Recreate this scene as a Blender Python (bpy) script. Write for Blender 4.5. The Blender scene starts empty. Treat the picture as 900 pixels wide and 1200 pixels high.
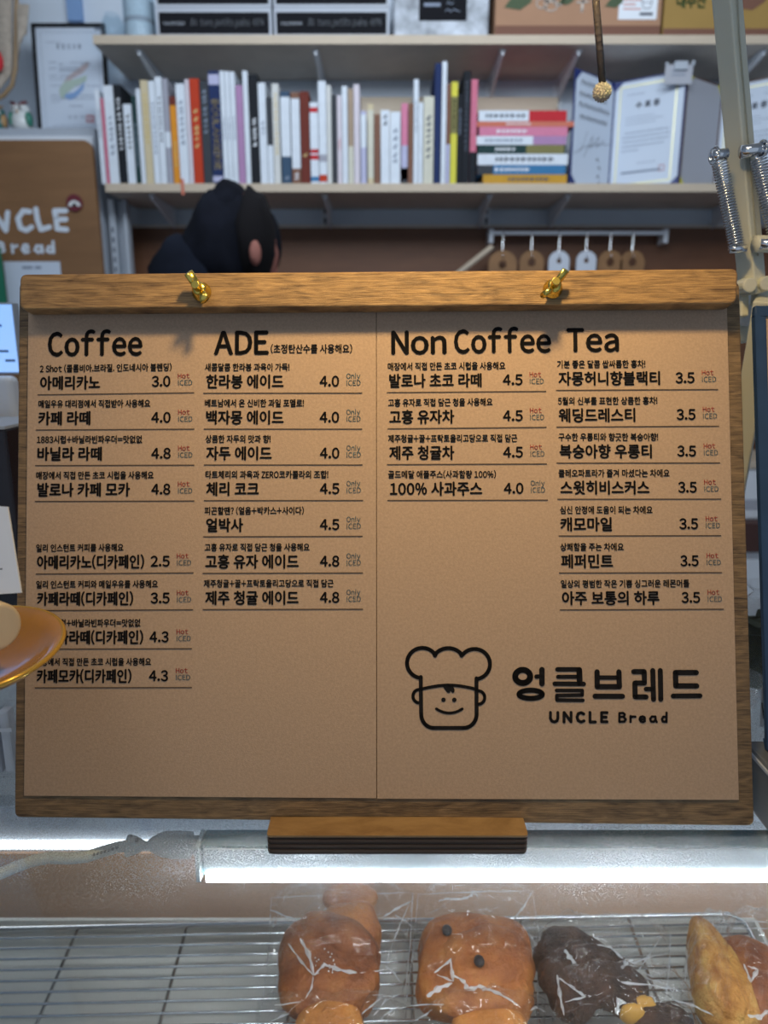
import bpy, bmesh, math, random
from mathutils import Vector, Matrix, noise
R = math.radians
random.seed(7)
SC = bpy.context.scene
COL = SC.collection
# ------------------------------------------------------------------ camera
F = 850.0                      # focal length in pixels of the 900x1200 frame
TH = R(13.3)                   # downward pitch
EYE = Vector((0, 0, 1.45))
cam_d = bpy.data.cameras.new('camera'); cam = bpy.data.objects.new('camera', cam_d); COL.objects.link(cam)
cam.location = EYE; cam.rotation_euler = (R(90) - TH, 0, 0)
cam_d.sensor_fit = 'VERTICAL'; cam_d.sensor_height = 36.0; cam_d.lens = 36.0 * F / 1200.0
cam_d.clip_start = 0.01
cam_d.dof.use_dof = True; cam_d.dof.focus_distance = 0.43; cam_d.dof.aperture_fstop = 7.5
SC.camera = cam
# ------------------------------------------------------------------ world, lights, exposure
SC.view_settings.view_transform = 'Standard'; SC.view_settings.look = 'None'
SC.view_settings.exposure = 0.0; SC.view_settings.gamma = 1.0
w = bpy.data.worlds.new('world'); SC.world = w; w.use_nodes = True
w.node_tree.nodes['Background'].inputs[0].default_value = (0.66, 0.80, 1.0, 1)
w.node_tree.nodes['Background'].inputs[1].default_value = 0.41
SC.cycles.transparent_max_bounces = 32
SC.cycles.max_bounces = 10
SC.cycles.sample_clamp_indirect = 4.0
SC.cycles.caustics_reflective = False; SC.cycles.caustics_refractive = False

def lamp(name, kind, loc, target, power, color, size=0.1, size_y=None, spot=None, blend=0.5):
    l = bpy.data.lights.new(name, kind); o = bpy.data.objects.new(name, l); COL.objects.link(o)
    o.location = loc; l.energy = power; l.color = color
    d = Vector(target) - Vector(loc); o.rotation_euler = d.to_track_quat('-Z', 'Y').to_euler()
    if kind == 'AREA':
        l.size = size
        if size_y: l.shape = 'RECTANGLE'; l.size_y = size_y
    else: l.shadow_soft_size = size
    if spot: l.spot_size = R(spot); l.spot_blend = blend
    return o
LAMP = Vector((0.045, 0.28, 1.755))           # bulb of the desk lamp above the menu
lamp('desk_lamp_light', 'SPOT', LAMP, (0.035, 0.43, 1.50), 8.0, (1.0, 0.69, 0.29), 0.026, spot=98, blend=1.0)
lamp('ceiling_light_front', 'AREA', (-0.5, -0.35, 2.62), (-0.1, 0.6, 1.3), 2.5, (0.93, 0.96, 1.0), 0.8, 0.3)
lamp('wall_fill_light', 'AREA', (0.1, 0.88, 2.30), (0.1, 2.0, 1.86), 12.5, (0.80, 0.90, 1.0), 1.4, 0.3)  # unseen fill, added to brighten the back wall and shelves

# ------------------------------------------------------------------ pixel <-> world helpers
def ray(px, py):
    u = (px - 450) / F; v = (py - 600) / F; s, c = math.sin(TH), math.cos(TH)
    return Vector((u, c - v * s, -(s + v * c)))
def at(px, py, Y):                                  # the point on the vertical plane y = Y
    d = ray(px, py); return EYE + d * (Y / d.y)
def onz(px, py, Z):                                 # the point on the level plane z = Z
    d = ray(px, py); return EYE + d * ((Z - EYE.z) / d.z)
def X(px, py, Y): return at(px, py, Y).x
def Z(py, Y): return at(450, py, Y).z

# ------------------------------------------------------------------ materials
MATS = {}
def mat(name, col, rough=0.6, metal=0.0, spec=0.5, bump=0, bscale=200, var=0, vscale=30, stretch=(1, 1, 1), emis=None, estr=0, alpha=None, coat=0, trans=0):
    if name in MATS: return MATS[name]
    m = bpy.data.materials.new(name); m.use_nodes = True; nt = m.node_tree; b = nt.nodes['Principled BSDF']
    b.inputs['Base Color'].default_value = (*col, 1); b.inputs['Roughness'].default_value = rough
    b.inputs['Metallic'].default_value = metal; b.inputs['Specular IOR Level'].default_value = spec
    b.inputs['Coat Weight'].default_value = coat
    b.inputs['Transmission Weight'].default_value = trans
    if emis: b.inputs['Emission Color'].default_value = (*emis, 1); b.inputs['Emission Strength'].default_value = estr
    tc = nt.nodes.new('ShaderNodeTexCoord'); mp = nt.nodes.new('ShaderNodeMapping'); mp.inputs['Scale'].default_value = stretch
    nt.links.new(tc.outputs['Object'], mp.inputs[0])
    if var:
        n = nt.nodes.new('ShaderNodeTexNoise'); n.inputs['Scale'].default_value = vscale; n.inputs['Detail'].default_value = 6
        nt.links.new(mp.outputs[0], n.inputs[0])
        r = nt.nodes.new('ShaderNodeMapRange'); r.inputs['From Min'].default_value = .3; r.inputs['From Max'].default_value = .7
        r.inputs['To Min'].default_value = 1 - var; r.inputs['To Max'].default_value = 1 + var
        nt.links.new(n.outputs[0], r.inputs[0])
        mx = nt.nodes.new('ShaderNodeVectorMath'); mx.operation = 'SCALE'; mx.inputs[0].default_value = col
        nt.links.new(r.outputs[0], mx.inputs['Scale']); nt.links.new(mx.outputs[0], b.inputs['Base Color'])
    if bump:
        n2 = nt.nodes.new('ShaderNodeTexNoise'); n2.inputs['Scale'].default_value = bscale; n2.inputs['Detail'].default_value = 5
        nt.links.new(mp.outputs[0], n2.inputs[0])
        bp = nt.nodes.new('ShaderNodeBump'); bp.inputs['Strength'].default_value = bump; bp.inputs['Distance'].default_value = .002
        nt.links.new(n2.outputs[0], bp.inputs['Height']); nt.links.new(bp.outputs[0], b.inputs['Normal'])
    MATS[name] = m; return m

def wood(name, dark, light, grain=(3, 1, 60), scale=1.0, rough=0.55, contrast=1.0, bump=.25):
    m = bpy.data.materials.new(name); m.use_nodes = True; nt = m.node_tree; b = nt.nodes['Principled BSDF']
    L = nt.links.new; N = nt.nodes.new
    tc = N('ShaderNodeTexCoord'); mp = N('ShaderNodeMapping'); mp.inputs['Scale'].default_value = [g * scale for g in grain]
    L(tc.outputs['Object'], mp.inputs[0])
    n1 = N('ShaderNodeTexNoise'); n1.inputs['Scale'].default_value = 6; n1.inputs['Detail'].default_value = 8; n1.inputs['Roughness'].default_value = .72
    n1.inputs['Distortion'].default_value = .5; L(mp.outputs[0], n1.inputs[0])
    mp2 = N('ShaderNodeMapping'); mp2.inputs['Scale'].default_value = [g * scale for g in (grain[0] * .9, grain[1], grain[2] * .18)]
    L(tc.outputs['Object'], mp2.inputs[0])
    n2 = N('ShaderNodeTexNoise'); n2.inputs['Scale'].default_value = 5; n2.inputs['Detail'].default_value = 3; n2.inputs['Distortion'].default_value = 1.6; L(mp2.outputs[0], n2.inputs[0])
    mx = N('ShaderNodeMath'); mx.operation = 'MULTIPLY_ADD'; mx.inputs[1].default_value = .62; L(n1.outputs[0], mx.inputs[0])
    m2 = N('ShaderNodeMath'); m2.operation = 'MULTIPLY'; m2.inputs[1].default_value = .38; L(n2.outputs[0], m2.inputs[0]); L(m2.outputs[0], mx.inputs[2])
    cr = N('ShaderNodeValToRGB'); cr.color_ramp.elements[0].position = .5 - .14 / contrast; cr.color_ramp.elements[1].position = .5 + .13 / contrast
    cr.color_ramp.elements[0].color = (*dark, 1); cr.color_ramp.elements[1].color = (*light, 1); L(mx.outputs[0], cr.inputs[0])
    L(cr.outputs[0], b.inputs['Base Color']); b.inputs['Roughness'].default_value = rough
    bp = N('ShaderNodeBump'); bp.inputs['Strength'].default_value = bump; bp.inputs['Distance'].default_value = .001; L(n1.outputs[0], bp.inputs['Height']); L(bp.outputs[0], b.inputs['Normal'])
    MATS[name] = m; return m

def film(name, fac_t=.9, rough=.05, tint=(1, 1, 1), bump=0, bscale=60, gloss=(1, 1, 1), edge=1.45, milk=0.0, milkcol=(.8, .85, .9)):
    """clear sheet: transparent with a Fresnel reflection, optionally a little milky"""
    m = bpy.data.materials.new(name); m.use_nodes = True; nt = m.node_tree; nt.nodes.clear(); N = nt.nodes.new; L = nt.links.new
    out = N('ShaderNodeOutputMaterial'); tr = N('ShaderNodeBsdfTransparent'); tr.inputs[0].default_value = (*tint, 1)
    gl = N('ShaderNodeBsdfGlossy'); gl.inputs['Roughness'].default_value = rough; gl.inputs[0].default_value = (*gloss, 1)
    fr = N('ShaderNodeFresnel')
    ge = N('ShaderNodeNewGeometry'); io = N('ShaderNodeMapRange'); io.inputs[3].default_value = edge; io.inputs[4].default_value = 1 / edge
    L(ge.outputs['Backfacing'], io.inputs[0]); L(io.outputs[0], fr.inputs[0])
    mx = N('ShaderNodeMixShader'); L(fr.outputs[0], mx.inputs[0])
    base = tr
    if milk:
        df = N('ShaderNodeBsdfDiffuse'); df.inputs[0].default_value = (*milkcol, 1); tl = N('ShaderNodeBsdfTranslucent'); tl.inputs[0].default_value = (*milkcol, 1)
        a = N('ShaderNodeMixShader'); a.inputs[0].default_value = .5; L(df.outputs[0], a.inputs[1]); L(tl.outputs[0], a.inputs[2])
        b = N('ShaderNodeMixShader'); b.inputs[0].default_value = milk; L(tr.outputs[0], b.inputs[1]); L(a.outputs[0], b.inputs[2]); base = b
    L(base.outputs[0], mx.inputs[1]); L(gl.outputs[0], mx.inputs[2])
    if bump:
        tc = N('ShaderNodeTexCoord'); n = N('ShaderNodeTexNoise'); n.inputs['Scale'].default_value = bscale; n.inputs['Detail'].default_value = 3; L(tc.outputs['Object'], n.inputs[0])
        bp = N('ShaderNodeBump'); bp.inputs['Strength'].default_value = bump; bp.inputs['Distance'].default_value = .01; L(n.outputs[0], bp.inputs['Height'])
        L(bp.outputs[0], gl.inputs['Normal']); L(bp.outputs[0], fr.inputs['Normal'])
    L(mx.outputs[0], out.inputs[0]); MATS[name] = m; return m, nt, mx

def emit(name, col, s):
    m = bpy.data.materials.new(name); m.use_nodes = True; b = m.node_tree.nodes['Principled BSDF']
    b.inputs['Base Color'].default_value = (.8, .8, .8, 1); b.inputs['Emission Color'].default_value = (*col, 1); b.inputs['Emission Strength'].default_value = s
    MATS[name] = m; return m

# ------------------------------------------------------------------ mesh builder
class MB:
    def __init__(s): s.v = []; s.f = []; s.mi = []
    def add(s, vs, fs, mi=0):
        o = len(s.v); s.v += [Vector(p) for p in vs]; s.f += [tuple(i + o for i in f) for f in fs]; s.mi += [mi] * len(fs); return s
    def box(s, c, d, rot=None, mi=0):
        hx, hy, hz = d[0] / 2, d[1] / 2, d[2] / 2
        vs = [Vector((x, y, z)) for x in (-hx, hx) for y in (-hy, hy) for z in (-hz, hz)]
        if rot is not None: vs = [rot @ p for p in vs]
        return s.add([p + Vector(c) for p in vs], [(0, 1, 3, 2), (4, 6, 7, 5), (0, 4, 5, 1), (2, 3, 7, 6), (0, 2, 6, 4), (1, 5, 7, 3)], mi)
    def mm(s, a, b, mi=0):
        a, b = Vector(a), Vector(b); return s.box((a + b) / 2, [abs(q) for q in (b - a)], None, mi)
    def tube(s, pts, rad, n=10, cap=True, mi=0, flat=1.0):
        pts = [Vector(p) for p in pts]; rs = rad if isinstance(rad, (list, tuple)) else [rad] * len(pts)
        t = (pts[1] - pts[0]).normalized(); a = t.orthogonal().normalized(); rings = []
        for i, p in enumerate(pts):
            t = (pts[min(i + 1, len(pts) - 1)] - pts[max(i - 1, 0)]).normalized()
            a = (a - t * a.dot(t)).normalized(); b = t.cross(a)
            rings.append([p + (a * math.cos(k * 2 * math.pi / n) + b * math.sin(k * 2 * math.pi / n) * flat) * rs[i] for k in range(n)])
        vs = [q for r in rings for q in r]; fs = []
        for i in range(len(pts) - 1):
            for k in range(n):
                k2 = (k + 1) % n; fs.append((i * n + k, i * n + k2, (i + 1) * n + k2, (i + 1) * n + k))
        if cap: fs.append(tuple(range(n))[::-1]); fs.append(tuple(range((len(pts) - 1) * n, len(pts) * n)))
        return s.add(vs, fs, mi)
    def lathe(s, prof, c=(0, 0, 0), n=24, M=None, mi=0, sx=1, sy=1):
        vs = []; fs = []
        for r, z in prof:
            for k in range(n):
                a = k * 2 * math.pi / n; p = Vector((r * math.cos(a) * sx, r * math.sin(a) * sy, z))
                vs.append((M @ p if M else p) + Vector(c))
        for i in range(len(prof) - 1):
            for k in range(n):
                k2 = (k + 1) % n; fs.append((i * n + k, i * n + k2, (i + 1) * n + k2, (i + 1) * n + k))
        return s.add(vs, fs, mi)
    def prism(s, poly, fn, d0, d1, mi=0):
        """poly = list of (a, b); fn(a, b, d) -> point; extruded between depths d0 and d1"""
        n = len(poly); vs = [fn(a, b, d0) for a, b in poly] + [fn(a, b, d1) for a, b in poly]
        fs = [tuple(range(n))[::-1], tuple(range(n, 2 * n))] + [(k, (k + 1) % n, n + (k + 1) % n, n + k) for k in range(n)]
        return s.add(vs, fs, mi)
    def ball(s, c, r, n=16, m=10, fn=None, mi=0):
        r = r if isinstance(r, (list, tuple)) else (r, r, r); vs = []; fs = []
        for i in range(m + 1):
            th = math.pi * i / m
            for k in range(n):
                a = 2 * math.pi * k / n; d = Vector((math.sin(th) * math.cos(a), math.sin(th) * math.sin(a), math.cos(th)))
                g = fn(d) if fn else 1.0
                vs.append(Vector(c) + Vector((d.x * r[0], d.y * r[1], d.z * r[2])) * g)
        for i in range(m):
            for k in range(n):
                k2 = (k + 1) % n; fs.append((i * n + k, (i + 1) * n + k, (i + 1) * n + k2, i * n + k2))
        return s.add(vs, fs, mi)
    def build(s, name, mats, parent=None, smooth=False, bevel=0, seg=2, sub=0, local=False, solid=0):
        me = bpy.data.meshes.new(name); me.from_pydata([tuple(p) for p in s.v], [], s.f)
        for m in (mats if isinstance(mats, (list, tuple)) else [mats]): me.materials.append(MATS[m] if isinstance(m, str) else m)
        for p, i in zip(me.polygons, s.mi): p.material_index = i
        o = bpy.data.objects.new(name, me); COL.objects.link(o)
        bm = bmesh.new(); bm.from_mesh(me)
        if not solid: bmesh.ops.remove_doubles(bm, verts=bm.verts, dist=1e-6)
        bmesh.ops.recalc_face_normals(bm, faces=bm.faces); bm.to_mesh(me); bm.free()
        if smooth: me.shade_smooth()
        if parent is not None:
            o.parent = parent
            if not local: me.transform(wm(parent).inverted())
        if solid: md = o.modifiers.new('solid', 'SOLIDIFY'); md.thickness = solid; md.offset = 0
        if bevel: md = o.modifiers.new('bevel', 'BEVEL'); md.width = bevel; md.segments = seg; md.limit_method = 'ANGLE'; md.angle_limit = R(40)
        if sub: md = o.modifiers.new('sub', 'SUBSURF'); md.levels = sub; md.render_levels = sub
        return o
def wm(o):
    m = o.matrix_basis.copy()
    while o.parent: o = o.parent; m = o.matrix_basis @ m
    return m
def tag(o, label, cat, group=None):
    o['label'] = label; o['category'] = cat
    if group: o['group'] = group
    return o
def thing(name, label, cat, loc, group=None, rot=None):
    o = bpy.data.objects.new(name, None); o.empty_display_size = .02; COL.objects.link(o)
    o.matrix_basis = Matrix.Translation(Vector(loc)) @ (rot.to_4x4() if rot else Matrix.Identity(4))
    return tag(o, label, cat, group)
def struct(o): o['kind'] = 'structure'; return o
def rrect(x0, z0, x1, z1, r, n=5, corners=(1, 1, 1, 1)):
    """rounded rectangle outline, corners given bottom-left, bottom-right, top-right, top-left"""
    pts = []
    for (cx, cz, a0, on) in ((x0 + r, z0 + r, 180, corners[0]), (x1 - r, z0 + r, 270, corners[1]), (x1 - r, z1 - r, 0, corners[2]), (x0 + r, z1 - r, 90, corners[3])):
        if not on: pts.append((x0 if cx < (x0 + x1) / 2 else x1, z0 if cz < (z0 + z1) / 2 else z1)); continue
        for k in range(n + 1):
            a = R(a0 + 90 * k / n); pts.append((cx + r * math.cos(a), cz + r * math.sin(a)))
    return pts

# ------------------------------------------------------------------ lettering (flat ink lying on a surface)
_tc = {}
def glyph(ch):
    """one character as (points, faces, ink left, advance) for size 1"""
    if ch in _tc: return _tc[ch]
    if ch == ' ': _tc[ch] = ([], [], 0, .26); return _tc[ch]
    if ch in 'Il':
        hh = .733 if ch == 'I' else .78
        _tc[ch] = ([(.10, 0), (.18, 0), (.18, hh), (.10, hh)], [(0, 1, 2, 3)], 0, .28); return _tc[ch]
    wide = chr(ord(ch) + 0xFEE0) if 33 <= ord(ch) <= 126 else ch
    cu = bpy.data.curves.new('ink', 'FONT'); cu.body = wide; cu.size = 1; cu.resolution_u = 3
    o = bpy.data.objects.new('ink', cu); me = bpy.data.meshes.new_from_object(o)
    vs = [(v.co.x, v.co.y) for v in me.vertices]; fs = [tuple(p.vertices) for p in me.polygons]
    bpy.data.objects.remove(o); bpy.data.meshes.remove(me); bpy.data.curves.remove(cu)
    a = min(v[0] for v in vs); b = max(v[0] for v in vs)
    if wide != ch:
        k = .86 if ch in 'ABCDEFGHIJKLMNOPQRSTUVWXYZ' else .92
        side = .055
        vs = [((v[0] - a) * k + side, v[1]) for v in vs]; adv = (b - a) * k + 2 * side
    else: adv = .92
    _tc[ch] = (vs, fs, 0, adv); return _tc[ch]
def ink(mb, s, fn, x0, x1, base, size, bold=.02, mi=0, space=1.0, shear=0):
    """write s so that its ink runs from x0 to x1 along the baseline; fn(a, b) -> point with b upward"""
    pen = 0; gl = []
    for ch_ in s:
        g_ = glyph(ch_); gl.append((g_, pen)); pen += g_[3] * space
    xs = [v[0] + p for g_, p in gl for v in g_[0]]
    if not xs: return
    a = min(xs); b = max(xs); k = (x1 - x0) / (b - a); q = bold
    strikes = [(0, 0)] if q <= 0 else [(-q, 0), (q, 0), (0, -q), (0, q)]
    for g_, p in gl:
        for dx, dy in strikes:
            mb.add([fn(x0 + (v[0] + p - a + shear * v[1]) * k + dx * size, base + (v[1] + dy) * size) for v in g_[0]], g_[1], mi)
def stroke(mb, pts, w, fn, closed=False, mi=0, eps=0.0):
    """a flat ribbon of width w along pts with round ends"""
    pts = [Vector(p) for p in pts]; n = len(pts)
    segs = [(pts[i], pts[(i + 1) % n]) for i in range(n if closed else n - 1)]
    if eps:
        f0 = fn; cnt = [0]
        def fn(a, b): return f0(a, b) + Vector((0, -eps * cnt[0], 0))
    for a, b in segs:
        if eps: cnt[0] += 1
        d = (b - a)
        if d.length < 1e-9: continue
        d.normalize(); q = Vector((-d.y, d.x)) * w / 2
        mb.add([fn(*(a + q)), fn(*(b + q)), fn(*(b - q)), fn(*(a - q))], [(0, 1, 2, 3)], mi)
    for p in pts:
        if eps: cnt[0] += 1
        m = 10; mb.add([fn(p.x + w / 2 * math.cos(k * 2 * math.pi / m), p.y + w / 2 * math.sin(k * 2 * math.pi / m)) for k in range(m)], [tuple(range(m))], mi)

# ------------------------------------------------------------------ shared materials
mat('wall_paint', (.66, .73, .82), .8, var=.05, vscale=3)
mat('ceiling_paint', (.7, .7, .7), .8)
mat('floor_tile', (.5, .49, .47), .5, var=.15, vscale=8)
wood('back_board_wood', (.11, .042, .017), (.17, .068, .028), (2, 2, 14), .6, .5, .7)
mat('shelf_under', (.62, .56, .50), .7, var=.06, vscale=15)
mat('shelf_edge', (.56, .46, .35), .6, var=.05, vscale=30, stretch=(1, 1, 8))
mat('steel_paint', (.42, .46, .52), .45, spec=.5)
mat('white_steel', (.74, .78, .84), .4)
mat('chrome', (.72, .73, .75), .16, metal=1)
mat('bright_steel', (.85, .87, .9), .1, metal=1)
mat('dark_chrome', (.16, .15, .14), .22, metal=1)
mat('brass', (.82, .62, .14), .24, metal=1)
mat('black', (.010, .010, .012), .6, spec=.25)
mat('black_gloss', (.015, .012, .018), .25)
mat('white', (.78, .80, .84), .6)
mat('paper_white', (.80, .83, .88), .75)
mat('ink_black', (.018, .017, .018), 1, spec=0)
mat('ink_soft', (.10, .11, .14), 1, spec=0)
mat('ink_faint', (.26, .30, .38), 1, spec=0)
mat('ink_red', (.46, .07, .07), 1, spec=0)
mat('ink_teal', (.11, .19, .23), 1, spec=0)
mat('kraft_paper', (.46, .325, .225), .9, spec=.2, bump=.12, bscale=1400, var=.09, vscale=700)
wood('walnut_board', (.030, .017, .008), (.33, .21, .10), (9, 9, 210), 1.0, .5, .85, .6)
wood('walnut_clip', (.085, .042, .015), (.50, .30, .12), (8, 9, 180), 1.0, .42, .9, .6)
wood('stand_wood', (.19, .105, .04), (.36, .225, .10), (1.5, 3, 1), 3.0, .45, .9)
mat('ply_dark', (.020, .013, .010), .6); mat('ply_light', (.055, .032, .020), .6)
mat('cream_paint', (.72, .72, .60), .38, var=.02, vscale=8)
mat('cream_dark', (.40, .39, .31), .5)

# ================================================================== THE SETTING
YW = 2.10
def slab(name, a, b, m): return struct(MB().mm(a, b).build(name, m))
slab('wall_back', (-2.2, YW, 0), (2.2, YW + .08, 2.7), 'wall_paint')
slab('wall_left', (-2.28, -1.6, 0), (-2.2, YW, 2.7), 'wall_paint')
slab('wall_right', (2.2, -1.6, 0), (2.28, YW, 2.7), 'wall_paint')
slab('floor', (-2.2, -1.6, -.06), (2.2, YW, 0), 'floor_tile')
slab('ceiling', (-2.2, -1.6, 2.7), (2.2, YW, 2.76), 'ceiling_paint')
# brown wood lining on the wall below the shelves, with its pale top moulding
zt = Z(267, YW - .015)
struct(MB().mm((X(152, 300, 2.08), YW - .015, .9), (1.9, YW - .0005, zt)).build('trim_1', 'back_board_wood'))
struct(MB().mm((X(150, 262, 2.08), YW - .022, zt), (1.9, YW - .0005, zt + .007)).build('trim_2', 'shelf_under'))

# ---------------------------------------------------------------- wall shelves
YS = 1.86                                            # front edge of the shelves
xl = X(109, 45, YS)
zl_top = Z(215, YS); zu_top = Z(41, YS)
TK = .0185
def shelf(name, label, ztop, br):
    t = thing(name, label, 'shelf', (0, YW, ztop - TK), 'pale wooden shelves on the back wall')
    MB().mm((xl, YS + .002, ztop - TK), (2.0, YW - .001, ztop)).build('board', 'shelf_under', t)
    MB().mm((xl, YS - .0005, ztop - TK), (2.0, YS + .0015, ztop)).build('edge_strip', 'shelf_edge', t)
    for px in br:
        x = at(px, 70, YW).x
        m = MB(); p = [(YS + .03, ztop - TK - .001), (YW - .012, ztop - TK - .001), (YW - .012, ztop - TK - .05), (YW - .03, ztop - TK - .05), (YS + .03, ztop - TK - .012)]
        m.prism(p, lambda a, b, d: Vector((d, a, b)), x - .0025, x + .0025)
        m.mm((x - .007, YS + .03, ztop - TK - .004), (x + .007, YW - .012, ztop - TK - .001))
        m.build('bracket', 'white_steel', t)
    return t
g = shelf('wall_shelf', 'upper pale wooden wall shelf carrying the cartons and black chocolate boxes', zu_top, (192, 378, 575, 655, 850))
g = shelf('wall_shelf', 'lower pale wooden wall shelf carrying the row of books', zl_top, (195, 385, 566, 652, 850))
for px, lab in ((378, 'slotted metal upright behind the white books with red marks'), (575, 'slotted metal upright beside the tall pink spine book'), (655, 'slotted metal upright behind the stacked books')):
    x = at(px, 70, YW).x; t = thing('shelf_upright', lab, 'upright', (x, YW, 1.7), 'slotted uprights on the back wall')
    MB().mm((x - .011, YW - .010, 1.72), (x + .011, YW - .0005, 2.5)).build('channel', 'white_steel', t)
    m = MB()
    for k in range(28): m.mm((x - .003, YW - .0106, 1.73 + k * .027), (x + .003, YW - .0098, 1.745 + k * .027))
    m.build('slot', 'black', t)
# cream panel leaning on the wall behind the books
tag(MB().mm((X(423, 113, 2.08), 2.068, zl_top + .0005), (X(653, 113, 2.08), 2.078, Z(114, 2.07))).build('cream_panel', 'shelf_edge'), 'long cream panel standing against the wall behind the books', 'panel')

# ================================================================== BOOKS
BC = dict(white=(.70, .75, .82), offwhite=(.66, .66, .64), pinkwhite=(.68, .62, .68), pink=(.60, .17, .25), black=(.015, .017, .022), dgreen=(.02, .05, .05), cream=(.62, .52, .34),
          grey=(.36, .36, .42), orange=(.72, .28, .03), red=(.50, .05, .02), dgrey=(.05, .055, .065), navy=(.02, .035, .11), mauve=(.42, .24, .42), lilac=(.48, .48, .66),
          maroon=(.16, .035, .025), brown=(.22, .11, .075), tan=(.40, .30, .22), bluegrey=(.05, .09, .15), yellow=(.68, .62, .08), rose=(.65, .22, .34), olive=(.22, .20, .08),
          blue=(.05, .19, .38), gold=(.55, .30, .04), bigred=(.52, .03, .04), salmon=(.60, .18, .12), ivory=(.64, .62, .52))
for k, c in BC.items(): mat('cover_' + k, c, .75, spec=.2, var=.04, vscale=60)
mat('book_pages', (.66, .62, .54), .9, var=.1, vscale=300)
mat('gilt', (.60, .45, .16), .5)
def book(px0, px1, top, col, label, marks=None, y0=YS + .006, depth=None, bands=()):
    """an upright book: spine toward the camera"""
    bx0, bx1 = X(px0, 213, y0), X(px1, 213, y0); h = Z(top, y0) - zl_top - .0005; h = max(h, .1)
    w = bx1 - bx0 - .0006; d = depth or min(.175, h * .72); z0 = zl_top + .0004; cx = (bx0 + bx1) / 2
    t = thing('book', label, 'book', (cx, y0 + d / 2, z0), 'upright books on the lower wall shelf')
    m = MB(); ct = min(.0016, w * .22)
    m.mm((bx0 + .0003, y0, z0), (bx0 + .0003 + ct, y0 + d, z0 + h)).mm((bx0 + .0003 + w - ct, y0, z0), (bx0 + .0003 + w, y0 + d, z0 + h)).mm((bx0 + .0003, y0 - .0006, z0), (bx0 + .0003 + w, y0 + ct, z0 + h))
    m.build('cover', 'cover_' + col, t)
    MB().mm((bx0 + .0003 + ct, y0 + ct, z0 + .002), (bx0 + .0003 + w - ct, y0 + d - .003, z0 + h - .003)).build('page_block', 'book_pages', t)
    for (f0, f1, bc) in bands:
        MB().mm((bx0 + .0003, y0 - .0009, z0 + h * f0), (bx0 + .0003 + w, y0 - .0003, z0 + h * f1)).build('spine_band', 'cover_' + bc, t)
    if marks:
        mm_, f0, f1 = marks[:3]; m = MB(); q = marks[3] if len(marks) > 3 else None
        yy = y0 - .0011
        if q:                                     # real words run down the spine
            fn = lambda a, b: Vector((cx + b, yy, z0 + h * f1 - a))
            ink(m, q, fn, 0, h * (f1 - f0), -w * .26, w * .75, .03)
        else:
            z = z0 + h * f0; rr = random.Random(int(px0 * 10))
            while z < z0 + h * f1:
                l = w * rr.uniform(.35, .6)
                m.mm((cx - w * .22, yy, z), (cx - w * .22 + w * rr.uniform(.3, .45), yy + .0003, z + l * .35)); m.mm((cx - w * .05, yy, z + l * .45), (cx + w * .24, yy + .0003, z + l * .7))
                z += l * rr.uniform(1.0, 1.5)
        m.build('spine_title', mm_, t)
    return t
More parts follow.
